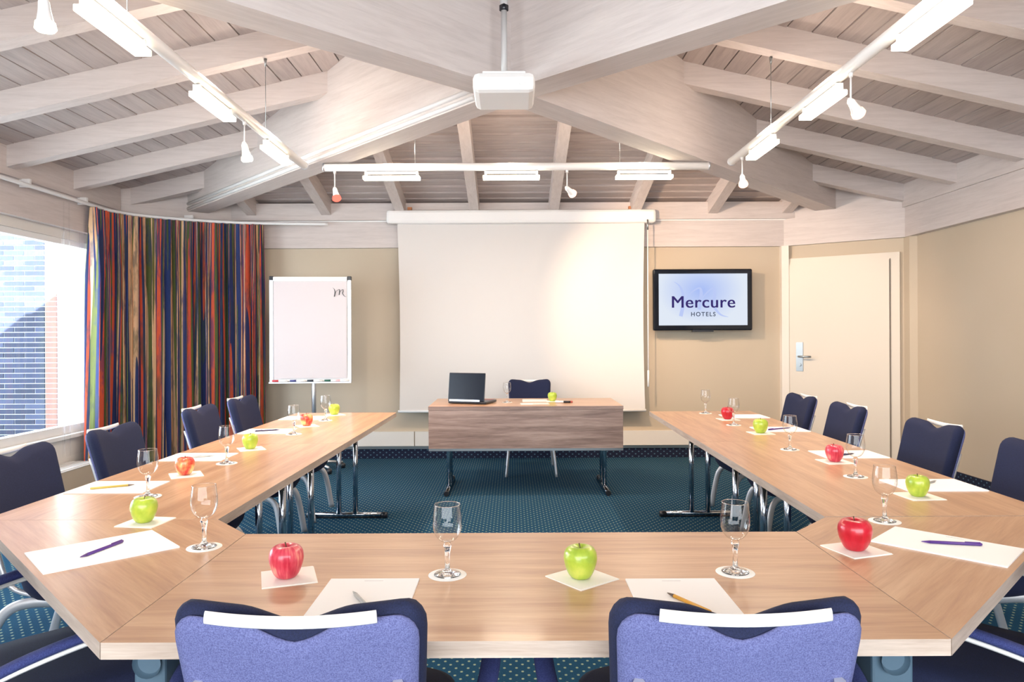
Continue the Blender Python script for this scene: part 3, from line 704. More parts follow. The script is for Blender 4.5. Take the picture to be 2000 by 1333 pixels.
half = BM().bb((-0.0565, -0.001, -0.0265), (0.0565, 0.02, 0.0265), 0.0).build('brick', bm_, bl)
first = True; cnt = 0; farb = BM()
r0 = int((0.15 + 0.3) / PH)
for row in range(0, 94):
    z = 0.0 + (row + 0.5) * PH
    x = xr_ - 0.15
    if row % 2: hx = x - 0.0625; spots = [(hx, 1)] + [(hx - 0.1875 - 0.25 * k, 0) for k in range(9)]
    else: spots = [(x - 0.125 - 0.25 * k, 0) for k in range(9)]
    if 8 <= row <= 52:
        o = endb.copy(); COL.objects.link(o); o.parent = bl; o.location = (xr_ - 0.075, 0, z)
    for k, (bx_, hf) in enumerate(spots):
        near = 8 <= row <= 52 and k < 5
        if near:
            src = half if hf else proto
            o = src.copy(); COL.objects.link(o); o.parent = bl; o.location = (bx_, random.uniform(-0.001, 0.001), z)
            if bx_ > xr_ - 0.15:
                pass
        else:
            wd = 0.0565 if hf else 0.119
            farb.bb((bx_ - wd, -0.001, z - 0.0265), (bx_ + wd, 0.02, z + 0.0265))
ob = farb.build('distant_brick', bm_, bl); ob['kind'] = 'stuff'
bpy.data.objects.remove(endb); bpy.data.objects.remove(proto); bpy.data.objects.remove(half)
# white glazed annex to the right of the brick wall
an = thing('glazed_annex', 'white framed glazing of the annex beside the brick building outside', 'building', (XR + 0.06, 8.9, -0.3))
for x0, x1, z0, z1 in ((0.0, 0.10, 0, 1.85), (0.10, 1.6, 1.42, 1.50), (0.10, 1.6, 0, 0.2), (0.45, 0.5, 0, 2.0), (1.1, 1.2, 0, 2.6)):
    BM().bb((x0, 0, z0), (x1, 0.08, z1)).build('frame', M['white_gloss'], an)
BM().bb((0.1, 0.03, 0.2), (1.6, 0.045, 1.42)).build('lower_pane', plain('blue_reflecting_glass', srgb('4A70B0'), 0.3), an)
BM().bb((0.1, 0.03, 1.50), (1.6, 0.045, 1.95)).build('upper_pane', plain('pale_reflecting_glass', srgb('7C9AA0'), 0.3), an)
BM().prism([(0.12, -0.15), (1.6, -0.15), (1.6, 0.5), (0.12, 0.5)], 2.72, 2.86).build('canopy', plain('grey_canopy', srgb('A8B4BC'), 0.6), an)

# ------------------------------------------------------------------ tables
TZ = 0.74; TT = 0.032
def t_leg(parent, c, ang, L=0.56, post_off=0.06):
    """foot along local direction ang with two posts"""
    R = Matrix.Rotation(ang, 3, 'Z'); c = Vector(c)
    for s_ in (-1, 1):
        q = c + R @ Vector((s_ * post_off, 0, 0)); l_ = BM().tube([q + Vector((0, 0, 0.03)), q + Vector((0, 0, TZ - TT))], 0.018, 14).build('leg', M['chrome'], parent)
    fb = BM().tube([c + R @ Vector((-L / 2, 0, 0.026)), c + R @ Vector((L / 2, 0, 0.026))], 0.016, 12).build('foot_bar', M['chrome'], parent)
    for s_ in (-1, 1): BM().tube([c + R @ Vector((s_ * (L / 2 - 0.03), 0, 0.022)), c + R @ Vector((s_ * (L / 2 + 0.012), 0, 0.022))], 0.021, 12).build('rubber_cap', M['black'], fb)
    BM().tube([c + R @ Vector((-L / 2 + .03, 0, 0.009)), c + R @ Vector((L / 2 - .03, 0, 0.009))], 0.009, 8).build('rubber_strip', M['black'], fb)
def table(label, poly, ang, legs, group='tables of the U-shaped arrangement'):
    cx = sum(p[0] for p in poly) / len(poly); cy = sum(p[1] for p in poly) / len(poly)
    t = thing('conference_table', label, 'table', (cx, cy, 0), ang, group)
    Ri = Matrix.Rotation(-ang, 2)
    loc = [tuple(Ri @ (Vector(p) - Vector((cx, cy)))) for p in poly]
    cxy = Vector((0, 0)); sh_ = []
    for p in loc:
        v = Vector(p); sh_.append(tuple(v - v.normalized() * 0.0015))
    BM().prism(sh_, TZ - TT, TZ, side_mi=1, bevel=0.0015).build('tabletop', [M['table'], M['table_edge']], t)
    for (x, y_, a) in legs:
        v = Ri @ (Vector((x, y_)) - Vector((cx, cy))); t_leg(t, (v.x, v.y, 0), a - ang)
    return t
FX0, FX1, FY0, FY1 = -0.785, 0.832, 1.355, 2.10
tf = table('near rectangular table across the foreground, behind the two blue chairs', [(FX0, FY0), (FX1, FY0), (FX1, FY1), (FX0, FY1)], 0.0, [])
Li = lambda y_: -0.936 + (y_ - 2.27) / 3.14 * 0.056
Lo = lambda y_: Li(y_) - 0.755
Rix = lambda y_: 0.990 + (y_ - 2.27) / 3.16 * 0.049
Rox = lambda y_: Rix(y_) + 0.765
YS = 3.866
corner_l = table('left corner table with diagonal grain joining the front and left rows', [(FX0, FY0), (FX0, FY1), (Li(2.27), 2.27), (Lo(2.27), 2.27)], math.radians(-45), [])
corner_r = table('right corner table with diagonal grain joining the front and right rows', [(FX1, FY0), (FX1, FY1), (Rix(2.265), 2.265), (Rox(2.265), 2.265)], math.radians(45), [])
for s_, fi, fo, nm in ((-1, Li, Lo, 'left'), (1, Rix, Rox, 'right')):
    for y0, y1, dn_ in ((2.27, YS, 'nearer'), (YS, 5.425, 'farther')):
        ang = PI / 2 - (math.atan2(fi(y1) - fi(y0), y1 - y0))
        lx = lambda q: (fi(q) + fo(q)) / 2 - s_ * 0.06
        table('%s long table of the %s row, with chairs on its outer side' % (dn_, nm), [(fi(y0), y0), (fi(y1), y1), (fo(y1), y1), (fo(y0), y0)], ang, [(lx(y0 + 0.24), y0 + 0.24, 0.0), (lx(y1 - 0.24), y1 - 0.24, 0.0)])
# supports of the front and corner tables
def bracket(parent, x, y_, facing):
    g = BM(); wd_ = 0.032 if x < 0 else 0.042; g.bb((x - wd_, y_ - 0.02, 0.60), (x + wd_, y_ + 0.22, 0.707), 0.006); br = g.build('leg_bracket', M['bracket'], parent)
    BM().lathe([(0.0, -0.004), (0.018, -0.003), (0.026, 0.004), (0.029, 0.014)], 20).build('boss', M['bracket'], br)
    bs_ = br.children if False else None
    BM().tube([(x + 0.03 * facing, y_ + 0.30, 0.0), (x + 0.03 * facing, y_ + 0.30, 0.70)], 0.016, 12).build('leg', M['alu'], parent)
    return br
for x, fcg in ((-0.734, -1), (0.765, 1)):
    px_ = x - (FX0 + FX1) / 2; py_ = 1.46 - (FY0 + FY1) / 2
    br = bracket(tf, px_, py_, fcg)
    bo = [o_ for o_ in bpy.data.objects if o_.parent == br][0]
    bo.location = (px_, py_ - 0.018, 0.665); bo.rotation_euler = (PI / 2, 0, 0)
for x in (-0.62, 0.66):
    px_ = x - (FX0 + FX1) / 2
    t_leg(tf, (px_, 0.05, 0), PI / 2)

# presenter's desk
dk = thing('presenter_desk', 'small desk with a dark wood front panel below the projection screen', 'desk', (0.11, 6.225, 0))
DW, DD = 0.80, 0.375
BM().prism([(-DW, -DD), (DW, -DD), (DW, DD), (-DW, DD)], TZ - 0.028, TZ, side_mi=1, bevel=0.0015).build('desktop', [M['table'], M['panel_wood']], dk)
BM().bb((-DW + 0.003, -DD, 0.395), (DW - 0.003, -DD + 0.018, TZ - 0.030)).build('modesty_panel', M['panel_wood'], dk)
BM().bb((-DW + 0.003, -DD + 0.002, 0.375), (DW - 0.003, -DD + 0.016, 0.394)).build('panel_edge_strip', M['steel'], dk)
t_leg(dk, (-0.655, -0.03, 0), PI / 2, 0.66, 0.10); t_leg(dk, (0.675, -0.03, 0), PI / 2, 0.66, 0.10)

# ------------------------------------------------------------------ chairs
def back_outline(u, dip, zlow, w_top, w_bot, zb0, drop=0.0, inset=0.0):
    """closed outline of the backrest in (x, z), u in 0..1 from bottom left up, across the top and down"""
    pass
def make_chair(label, cat='chair'):
    t = thing('conference_chair', label, cat, (0, 0, 0), 0, 'upholstered chairs around the tables')
    # backrest: sits at local y=-0.24, leaning back; x is width
    ZB0, ZT0 = 0.505, 0.876
    lean = 0.27
    def xz_to(x, z, yoff):   # curved, leaning back
        return Vector((x, -0.245 - (z - 0.5) * lean + yoff + 0.035 * (x / 0.22) ** 2 * 0.6, z))
    def topz(x, drop):
        a = abs(x) / 0.2175
        k_ = 1.0 if drop < 0.001 else 1.5
        dip = 0.014 * max(0, 1 - abs(x) / 0.17) + 0.020 * k_ * (0.5 + 0.5 * math.cos(PI * min(1, abs(x) / 0.10)))
        side = 0.0 if a < 0.8 else 0.0
        return ZT0 - drop - dip
    def panel(inset, drop, y0, y1, nx=36, nz=14):
        b = BM(); hw_t = 0.2175 - inset; hw_b = 0.198 - inset
        def edge(s_, v):   # v 0 bottom 1 top -> half width with rounded corners
            z = v
            hwv = hw_b + (hw_t - hw_b) * v
            r = 0.13
            if v > 1 - r: q = (v - (1 - r)) / r; hwv -= 0.042 * (1 - math.sqrt(max(0, 1 - q * q)))
            if v < 0.10: q = (0.10 - v) / 0.10; hwv -= 0.03 * (1 - math.sqrt(max(0, 1 - q * q)))
            return hwv * s_
        vs = {}
        for side, yo in ((0, y0), (1, y1)):
            for i in range(nx + 1):
                for j in range(nz + 1):
                    v = 1 - (1 - j / nz) ** 1.6 if False else math.sin(j / nz * PI / 2) ** 0.9
                    s_ = math.sin((i / nx * 2 - 1) * PI / 2)
                    x = edge(s_, v); zt_ = topz(x, drop); z = (ZB0 + inset * 0.6) + (zt_ - ZB0 - inset * 0.6) * v
                    ed = min(1.0, (1 - abs(s_)) * 14) ; ev = min(1.0, (1 - v) * 16, v * 16 + 0.0)
                    rnd = math.sqrt(max(0.0, min(ed, ev)))
                    mid = (y0 + y1) / 2
                    vs[side, i, j] = b.b.verts.new(xz_to(x, z, mid + (yo - mid) * rnd))
        for side in (0, 1):
            for i in range(nx):
                for j in range(nz):
                    f = b._f((vs[side, i, j], vs[side, i + 1, j], vs[side, i + 1, j + 1], vs[side, i, j + 1]))
                    if f: f.smooth = True
        bmesh.ops.remove_doubles(b.b, verts=list(b.b.verts), dist=1e-5)
        return b
    panel(0.0, 0.0, -0.028, 0.028).build('backrest', M['fabric'], t)
    panel(0.010, 0.016, -0.040, -0.018).build('back_shell', M['fabric_back'], t)
    # handle: pale bar bridging the dip
    b = BM(); hp = []
    for i in range(17):
        x = (i / 16 * 2 - 1) * 0.14; z = 0.857 + 0.007 * (x / 0.14) ** 2
        q = xz_to(x, z, -0.043); hp.append(q)
    b.tube(hp, 0.0034, 12, flat=3.2, up=(0, 0, 1)); b.build('handle', M['handle_white'], t)
    # seat cushion
    def seat(u, v, top):
        a = u * 2 * PI; n_ = 4.0
        cx_ = math.copysign(abs(math.cos(a)) ** (2 / n_), math.cos(a)); sy_ = math.copysign(abs(math.sin(a)) ** (2 / n_), math.sin(a))
        return cx_, sy_
    b = BM(); prof = [(0.0, 0.492), (0.6, 0.492), (0.9, 0.487), (0.98, 0.475), (1.0, 0.455), (0.99, 0.41), (0.95, 0.37), (0.86, 0.335), (0.72, 0.318), (0.4, 0.312), (0.0, 0.312)]
    rings = []
    for r_, z_ in prof:
        if r_ == 0: rings.append([b.b.verts.new((0, 0.02, z_))]); continue
        ring = []
        for k in range(40):
            cx_, sy_ = seat(k / 40, 0, 0); ring.append(b.b.verts.new((cx_ * r_ * 0.235, 0.045 + sy_ * r_ * 0.25, z_)))
        rings.append(ring)
    for a_, c_ in zip(rings, rings[1:]):
        for k in range(40):
            k2 = (k + 1) % 40
            if len(a_) == 1: f = b._f((a_[0], c_[k], c_[k2]))
            elif len(c_) == 1: f = b._f((a_[k], a_[k2], c_[0]))
            else: f = b._f((a_[k], a_[k2], c_[k2], c_[k]))
            if f: f.smooth = True
    b.build('seat', M['fabric'], t)
    def smooth(pts, n=5):
        out = []
        q = [Vector(p) for p in pts]; q = [q[0]] + q + [q[-1]]
        for i in range(1, len(q) - 2):
            for k in range(n):
                u = k / n; p0, p1, p2, p3 = q[i - 1:i + 3]
                out.append(0.5 * ((2 * p1) + (p2 - p0) * u + (2 * p0 - 5 * p1 + 4 * p2 - p3) * u * u + (3 * p1 - p0 - 3 * p2 + p3) * u ** 3))
        return out + [q[-1]]
    for s_ in (-1, 1):
        BM().tube(smooth([(s_ * 0.17, 0.0, 0.318), (s_ * 0.185, 0.15, 0.322), (s_ * 0.20, 0.215, 0.29), (s_ * 0.215, 0.245, 0.20), (s_ * 0.235, 0.275, 0.0)]), 0.020, 10, flat=0.55, up=(1, 0, 0)).build('leg', M['leg_alu'], t)
        BM().tube(smooth([(s_ * 0.17, 0.0, 0.318), (s_ * 0.185, -0.13, 0.322), (s_ * 0.20, -0.215, 0.29), (s_ * 0.215, -0.27, 0.19), (s_ * 0.235, -0.34, 0.0)]), 0.020, 10, flat=0.55, up=(1, 0, 0)).build('leg', M['leg_alu'], t)
        BM().tube(smooth([(s_ * 0.16, -0.12, 0.34), (s_ * 0.17, -0.22, 0.38), (s_ * 0.17, -0.275, 0.52), (s_ * 0.168, -0.345, 0.74)]), 0.010, 8).build('back_upright', M['leg_alu'], t)
        arm = BM().tube(smooth([(s_ * 0.195, -0.285, 0.53), (s_ * 0.262, -0.24, 0.555), (s_ * 0.303, -0.14, 0.597), (s_ * 0.315, -0.03, 0.620), (s_ * 0.315, 0.10, 0.632), (s_ * 0.315, 0.20, 0.634)]), 0.013, 8, flat=0.5, up=(0, 0, 1)).build('armrest', M['handle_white'], t)
        BM().tube(smooth([(s_ * 0.270, -0.225, 0.575), (s_ * 0.303, -0.14, 0.614), (s_ * 0.315, -0.03, 0.638), (s_ * 0.315, 0.10, 0.650), (s_ * 0.315, 0.205, 0.650)]), [0.012] + [0.021] * 19 + [0.014], 10, flat=0.55, up=(0, 0, 1)).build('arm_pad', M['fabric_arm'], arm)
    return t
ch0 = make_chair('blue upholstered chair seen from behind in the foreground, the left one')
tree0 = kids(ch0)
BO = 0.245 + 0.385 * 0.27   # distance from chair origin back to the top of its backrest
def place_chair(x, y_, rz, label, first=False):
    if first: ch0.location = (x, y_, 0); ch0.rotation_euler.z = rz; return ch0
    r = ch0.copy(); COL.objects.link(r); r.location = (x, y_, 0); r.rotation_euler.z = rz; r['label'] = label
    for c in tree0:
        k = c.copy(); COL.objects.link(k); k.parent = r
        for g_ in CHK[c]:
            d = g_.copy(); COL.objects.link(d); d.parent = k
    return r
CHK = {c: kids(c) for c in tree0}
place_chair(-0.362, 1.19 + BO, 0.0, '', True)
place_chair(0.378, 1.19 + BO, 0.0, 'blue upholstered chair seen from behind in the foreground, the right one')
nml = ('nearest', 'second', 'third', 'farthest')
for i, y_ in enumerate((2.87, 3.60, 4.59, 5.30)):
    place_chair(-2.03 + BO, y_, -PI / 2 + random.uniform(-.03, .03), 'navy chair behind the left table row, the %s' % (('%s of the four' % nml[i]) if i in (0, 3) else '%s of the four counted from the camera' % nml[i]))
for i, y_ in enumerate((2.87, 3.61, 4.55, 5.27)):
    place_chair(2.16 - BO, y_, PI / 2 + random.uniform(-.03, .03), 'navy chair behind the right table row, the %s' % (('%s of the four' % nml[i]) if i in (0, 3) else '%s of the four counted from the camera' % nml[i]))
place_chair(0.175, 7.28 - BO, PI, 'navy chair behind the presenter desk, facing the room')
place_chair(-1.185, 1.86, math.radians(-45), 'navy armchair pushed under the left corner table, nearer one')
place_chair(1.27, 1.83, math.radians(45), 'navy armchair pushed under the right corner table, nearer one')

# ------------------------------------------------------------------ tableware
def make_glass():
    t = thing('wine_glass', '', 'glass', (0, 0, 0), 0, 'empty stemmed glasses on paper coasters')
    foot = [(0.0, 0.0), (0.030, 0.0), (0.033, 0.0015), (0.030, 0.004), (0.012, 0.008), (0.0062, 0.016), (0.0052, 0.04), (0.0065, 0.056), (0.0085, 0.066), (0.010, 0.072), (0.006, 0.079), (0.0, 0.081)]
    BM().lathe(foot, 32).build('stem', M['glass'], t)
    bowl = [(0.006, 0.079), (0.014, 0.0815), (0.022, 0.087), (0.029, 0.097), (0.0338, 0.110), (0.0355, 0.124), (0.0348, 0.140), (0.0325, 0.158), (0.0312, 0.170)]
    sm = []
    q = [bowl[0]] + bowl + [bowl[-1]]
    for i in range(1, len(q) - 2):
        for k in range(4):
            u = k / 4; p0, p1, p2, p3 = q[i - 1:i + 3]
            sm.append(tuple(0.5 * ((2 * p1[m_]) + (p2[m_] - p0[m_]) * u + (2 * p0[m_] - 5 * p1[m_] + 4 * p2[m_] - p3[m_]) * u * u + (3 * p1[m_] - p0[m_] - 3 * p2[m_] + p3[m_]) * u ** 3) for m_ in (0, 1)))
    sm.append(bowl[-1])
    BM().lathe(sm, 48).build('bowl', M['thin_glass'], t)
    rim = [Vector((0.0312 * math.cos(2 * PI * k / 40), 0.0312 * math.sin(2 * PI * k / 40), 0.170)) for k in range(41)]
    BM().tube(rim, 0.0007, 6, caps=False).build('rim', M['glass'], t)
    return t
g0 = make_glass(); g0_k = kids(g0)
def make_coaster():
    b = BM(); b.lathe([(0, 0), (0.046, 0), (0.0465, 0.0006), (0.046, 0.0014), (0, 0.0014)], 40)
    return b.build('coaster', M['coaster'])
co0 = make_coaster()
def apple_mat(name, stops, stripes, spec=0.5):
    m, n, l, b = nt(name)
    v = mapped(n, l, (1, 1, 1)); tc = n.new('ShaderNodeTexCoord'); sp_ = n.new('ShaderNodeSeparateXYZ'); l.new(tc.outputs['Object'], sp_.inputs[0])
    at = n.new('ShaderNodeMath'); at.operation = 'ARCTAN2'; l.new(sp_.outputs['Y'], at.inputs[0]); l.new(sp_.outputs['X'], at.inputs[1])
    cb = n.new('ShaderNodeCombineXYZ'); ms = n.new('ShaderNodeMath'); ms.operation = 'MULTIPLY'; ms.inputs[1].default_value = stripes; l.new(at.outputs[0], ms.inputs[0]); l.new(ms.outputs[0], cb.inputs[0])
    mz = n.new('ShaderNodeMath'); mz.operation = 'MULTIPLY'; mz.inputs[1].default_value = 22; l.new(sp_.outputs['Z'], mz.inputs[0]); l.new(mz.outputs[0], cb.inputs[2])
    t1 = noise(n, l, 1.0, cb.outputs[0], 4, 0.6); t2 = noise(n, l, 22, v, 2, 0.5)
    mx = n.new('ShaderNodeMath'); mx.operation = 'ADD'; l.new(t1.outputs['Fac'], mx.inputs[0]); l.new(t2.outputs['Fac'], mx.inputs[1])
    hf = n.new('ShaderNodeMath'); hf.operation = 'MULTIPLY'; hf.inputs[1].default_value = 0.5; l.new(mx.outputs[0], hf.inputs[0])
    r = ramp(n, stops); l.new(hf.outputs[0], r.inputs['Fac']); l.new(r.outputs['Color'], b.inputs['Base Color']); b.inputs['Roughness'].default_value = 0.28; b.inputs['Coat Weight'].default_value = 0.2
    b.inputs['Subsurface Weight'].default_value = 0.0
    return m
AM = {'green': apple_mat('green_apple_skin', [(0.35, srgb('98B238')), (0.5, srgb('B2C644')), (0.65, srgb('CCD258'))], 1.2),
      'pink': apple_mat('pink_striped_apple_skin', [(0.38, srgb('C22740')), (0.52, srgb('D84B5C')), (0.66, srgb('EDA08C'))], 7),
      'red': apple_mat('deep_red_apple_skin', [(0.3, srgb('A80E20')), (0.55, srgb('C41C30')), (0.8, srgb('D84550'))], 3),
      'blush': apple_mat('yellow_and_red_apple_skin', [(0.42, srgb('D63A34')), (0.5, srgb('E8885A')), (0.6, srgb('F0CE88'))], 1.6)}
stemm = plain('apple_stem', srgb('5A4630'), 0.8)
def make_apple(kind, label, loc, sc=1.0, rz=0.0, tilt=0.0):
    t = thing('apple', label, 'apple', loc, rz, 'apples on folded napkins')
    R = 0.0405 * sc
    key = [(0, .14), (.16, .07), (.34, 0), (.54, .05), (.74, .30), (.89, .66), (.98, 1.02), (1.0, 1.28), (.94, 1.58), (.78, 1.80), (.56, 1.90), (.34, 1.87), (.15, 1.72), (0, 1.60)]
    prof = []; q = [key[0]] + key + [key[-1]]
    for i in range(1, len(q) - 2):
        for k in range(3):
            u = k / 3; p0, p1, p2, p3 = q[i - 1:i + 3]
            prof.append(tuple(R * 0.5 * ((2 * p1[m_]) + (p2[m_] - p0[m_]) * u + (2 * p0[m_] - 5 * p1[m_] + 4 * p2[m_] - p3[m_]) * u * u + (3 * p1[m_] - p0[m_] - 3 * p2[m_] + p3[m_]) * u ** 3) for m_ in (0, 1)))
    prof.append((0.0, R * 1.60)); prof[0] = (0.0, prof[0][1]); prof = [(max(a_, 0.0), z_) for a_, z_ in prof]
    Hh = R * 1.9
    ph = rz
    BM().lathe(prof, 40, wob=lambda k, z: 1 + 0.016 * math.sin(5 * 2 * PI * k + 1) * (1 if z < Hh * 0.4 else 0.5) + 0.02 * math.sin(2 * PI * k)).build('apple_flesh', AM[kind], t)
    zc = prof[-1][1]
    BM().tube([(0, 0, zc - 0.002), (0.001, 0.001, zc + 0.010), (0.003, 0.002, zc + 0.019 * sc)], [0.0012, 0.0012, 0.0019], 7).build('stem', stemm, t)
    return t
def quad_sheet(name, px, label, cat, z, th, mat, group):
    """flat sheet lying on the table; its four corners as found on the table top"""
    pts = [P(a, b_, z) for a, b_ in px]
    return poly_sheet(name, [(p.x, p.y) for p in pts], label, cat, z, th, mat, group)
def poly_sheet(name, pts, label, cat, z, th, mat, group):
    cx = sum(p[0] for p in pts) / len(pts); cy = sum(p[1] for p in pts) / len(pts)
    o = BM().prism([(p[0] - cx, p[1] - cy) for p in pts], 0, th).build(name, mat, None, (cx, cy, z)); tag(o, label, cat, group); return o
def napkin(cx, cy, ang, label, s=0.125):
    t = thing('napkin', label, 'napkin', (cx, cy, TZ), ang, 'folded napkins under the apples')
    h = s / 2
    BM().bb((-h, -h, 0), (h, h, 0.0012)).build('lower_fold', M['napkin'], t)
    BM().bb((-h, -h + 0.002, 0.0012), (h - 0.002, h, 0.0026)).build('upper_fold', M['napkin'], t)
    return t
def pad(px_or_pose, label):
    cx, cy, ang, w_, l_ = px_or_pose
    t = thing('note_pad', label, 'note pad', (cx, cy, TZ), ang, 'white note pads on the tables')
    BM().bb((-w_ / 2, -l_ / 2, 0), (w_ / 2, l_ / 2, 0.0028)).build('backing_sheets', M['paper'], t)
    b = BM()
    b.bb((-w_ / 2 + 0.0005, -l_ / 2, 0.003), (w_ / 2, l_ / 2 - 0.0005, 0.0038)); b.build('top_sheet', M['paper'], t)
    BM().bb((-0.022, l_ / 2 - 0.0175, 0.0038), (0.022, l_ / 2 - 0.0165, 0.0040)).build('printed_heading', M['print'], t)
    return t
PM = {'purple': plain('purple_plastic', srgb('55327F'), 0.35), 'yellow': plain('yellow_lacquer', srgb('C9AE55'), 0.4), 'orange': plain('amber_lacquer', srgb('D79B2E'), 0.4), 'grey': plain('grey_plastic', srgb('B9B9B5'), 0.4), 'dark': plain('dark_blue_plastic', srgb('2E2A50'), 0.4)}
tipm = plain('pen_tip', srgb('6A5A50'), 0.4, 0.3)
def pen(a, b_, colr, label, kind='pen', z=TZ + 0.0038):
    a = Vector((a[0], a[1], 0)); b_ = Vector((b_[0], b_[1], 0)); c = (a + b_) / 2; L = (b_ - a).length; r = 0.0042
    L = min(max(L, 0.10), 0.19)
    ang = math.atan2(b_.y - a.y, b_.x - a.x)
    t = thing('pencil' if kind == 'pencil' else 'ballpoint_pen', label, kind, (c.x, c.y, z + r), ang)
    BM().tube([(-L / 2, 0, 0), (-L / 2 + 0.004, 0, 0), (L / 2 - 0.022, 0, 0)], [r * 0.8, r, r], 8 if kind == 'pen' else 6).build('barrel', PM[colr], t)
    BM().tube([(L / 2 - 0.022, 0, 0), (L / 2 - 0.003, 0, 0), (L / 2, 0, 0)], [r, r * 0.35, r * 0.15], 8).build('tip', PM[colr] if kind == 'pen' else tipm, t)
    if kind == 'pen': BM().bb((-L / 2 + 0.004, -0.0012, r * 0.8), (-L / 2 + 0.042, 0.0012, r * 0.8 + 0.0022)).build('clip', PM[colr], t)
    return t
gl_first = [True]
def glass(px, py, label, clabel, z=TZ, base=None):
    p = P(px, py, z)
    if base: p = Vector(base)
    c = co0 if gl_first[0] else co0.copy()
    if not gl_first[0]: COL.objects.link(c)
    c.location = (p.x, p.y, z); tag(c, clabel, 'coaster', 'round paper coasters under the glasses')
    if gl_first[0]: g = g0; g.location = (p.x, p.y, z + 0.0015); g['label'] = label
    else:
        g = g0.copy(); COL.objects.link(g); g.location = (p.x, p.y, z + 0.0015); g['label'] = label
        for c_ in g0_k:
            k = c_.copy(); COL.objects.link(k); k.parent = g
    gl_first[0] = False
GL = [(874, 1124, 'on the near table between the two foreground chairs'), (1436, 1119, 'on the near table above the right foreground chair'), (399, 1070, 'on the left corner table beside the front table seam'),
      (289, 971, 'on the left row beside the yellow pencil, first from the camera'), (443, 906, 'on the left row, second from the camera'), (574, 849, 'on the left row, third from the camera'), (636, 822, 'at the far end of the left row'),
      (1728, 1019, 'on the right corner table behind the deep red apple'), (1671, 932, 'on the right row beside the first pale red apple'), (1543, 879, 'on the right row, second from the camera'), (1433, 831, 'on the right row, third from the camera'), (1378, 808, 'at the far end of the right row')]
for x, y_, s_ in GL: glass(x, y_, 'empty stemmed glass ' + s_, 'white round coaster ' + s_.replace(' on ', ' '))
glass(990, 785, 'empty stemmed glass on the presenter desk beside the laptop', 'small white coaster on the presenter desk', base=(-0.045, 6.20, TZ))
# apples + napkins: (kind, px, py of the base centre, napkin angle, scale, label)
AP = [('pink', 560, 1130, 20, 1.0, 'pink striped apple on the near table, behind the left foreground chair'),
      ('green', 1134, 1131, 38, 0.98, 'green apple on the near table left of the right foreground chair'),
      ('green', 281, 1022, -8, 0.98, 'green apple on the left corner table'),
      ('blush', 361, 929, 30, 0.95, 'yellow and red apple on the left row nearest the camera'),
      ('green', 489, 878, 30, 0.98, 'yellowish green apple in the middle of the left row'),
      ('blush', 599, 833, 30, 1.0, 'peach coloured apple on the far half of the left row'),
      ('green', 653, 811, 30, 1.0, 'green apple at the far end of the left row'),
      ('red', 1670, 1076, 18, 1.06, 'deep red apple on the right corner table'),
      ('green', 1793, 971, 5, 0.95, 'green apple on the right row nearest the camera'),
      ('pink', 1630, 903, 5, 0.98, 'pale red apple in the near half of the right row'),
      ('green', 1485, 847, 5, 1.05, 'green apple on the far half of the right row'),
      ('red', 1421, 820, 5, 1.05, 'red apple near the far end of the right row'),
      ('green', 1073, 783, 5, 1.0, 'green apple on the presenter desk')]
for i, (k, x, y_, a, s_, lb) in enumerate(AP):
    p = P(x, y_, TZ)
    if i == 12: p = Vector((0.352, 6.28, TZ))
    make_apple(k, lb, (p.x, p.y, TZ + 0.0026), s_, random.uniform(0, 6))
    napkin(p.x + 0.004, p.y + 0.004, math.radians(a), 'cream napkin under the ' + lb.split(' apple')[0] + ' apple' + lb.split(' apple')[1])
def pose(px, w_=None, l_=None):
    """pad pose from its four corners (as pixels on the table): near-left, far-left, far-right, near-right of the page"""
    q = [P(a, b_, TZ) for a, b_ in px]; c = sum(q, Vector()) / 4
    up = ((q[1] + q[2]) / 2 - (q[0] + q[3]) / 2); rt = ((q[2] + q[3]) / 2 - (q[0] + q[1]) / 2)
    return (c.x, c.y, math.atan2(-up.x, up.y), w_ or rt.length, l_ or up.length)
PD = []
PD.append((pose([(587, 1200), (641, 1134), (824, 1135), (792, 1200)]), 'white note pad with a grey pen on the near table, left side'))
c1 = P(1214, 1134, TZ); c2 = P(1403, 1134, TZ)
wp = (c2 - c1).length
c0 = P(641, 1134, TZ); c0b = P(824, 1135, TZ); w0 = (c0b - c0).length
PD[0] = (((c0.x + c0b.x) / 2, c0.y - 0.148, 0.0, 0.21, 0.297), PD[0][1])
PD.append((((c1.x + c2.x) / 2, c1.y - 0.148, 0.0, 0.21, 0.297), 'white note pad with an amber pencil on the near table, right side'))
PD.append((pose([(85, 1124), (47, 1083), (297, 1038), (350, 1070)]), 'white note pad with a purple pen on the left corner table'))
PD.append((pose([(1966, 1114), (2000, 1075), (1750, 1031), (1703, 1056)]), 'white note pad with a purple pen on the right corner table'))
PP = []
for pz, lb in PD: pad(pz, lb)
def rowpad(px, lb):
    q = [P(a, b_, TZ) for a, b_ in px]; c = sum(q, Vector()) / 4
    return c
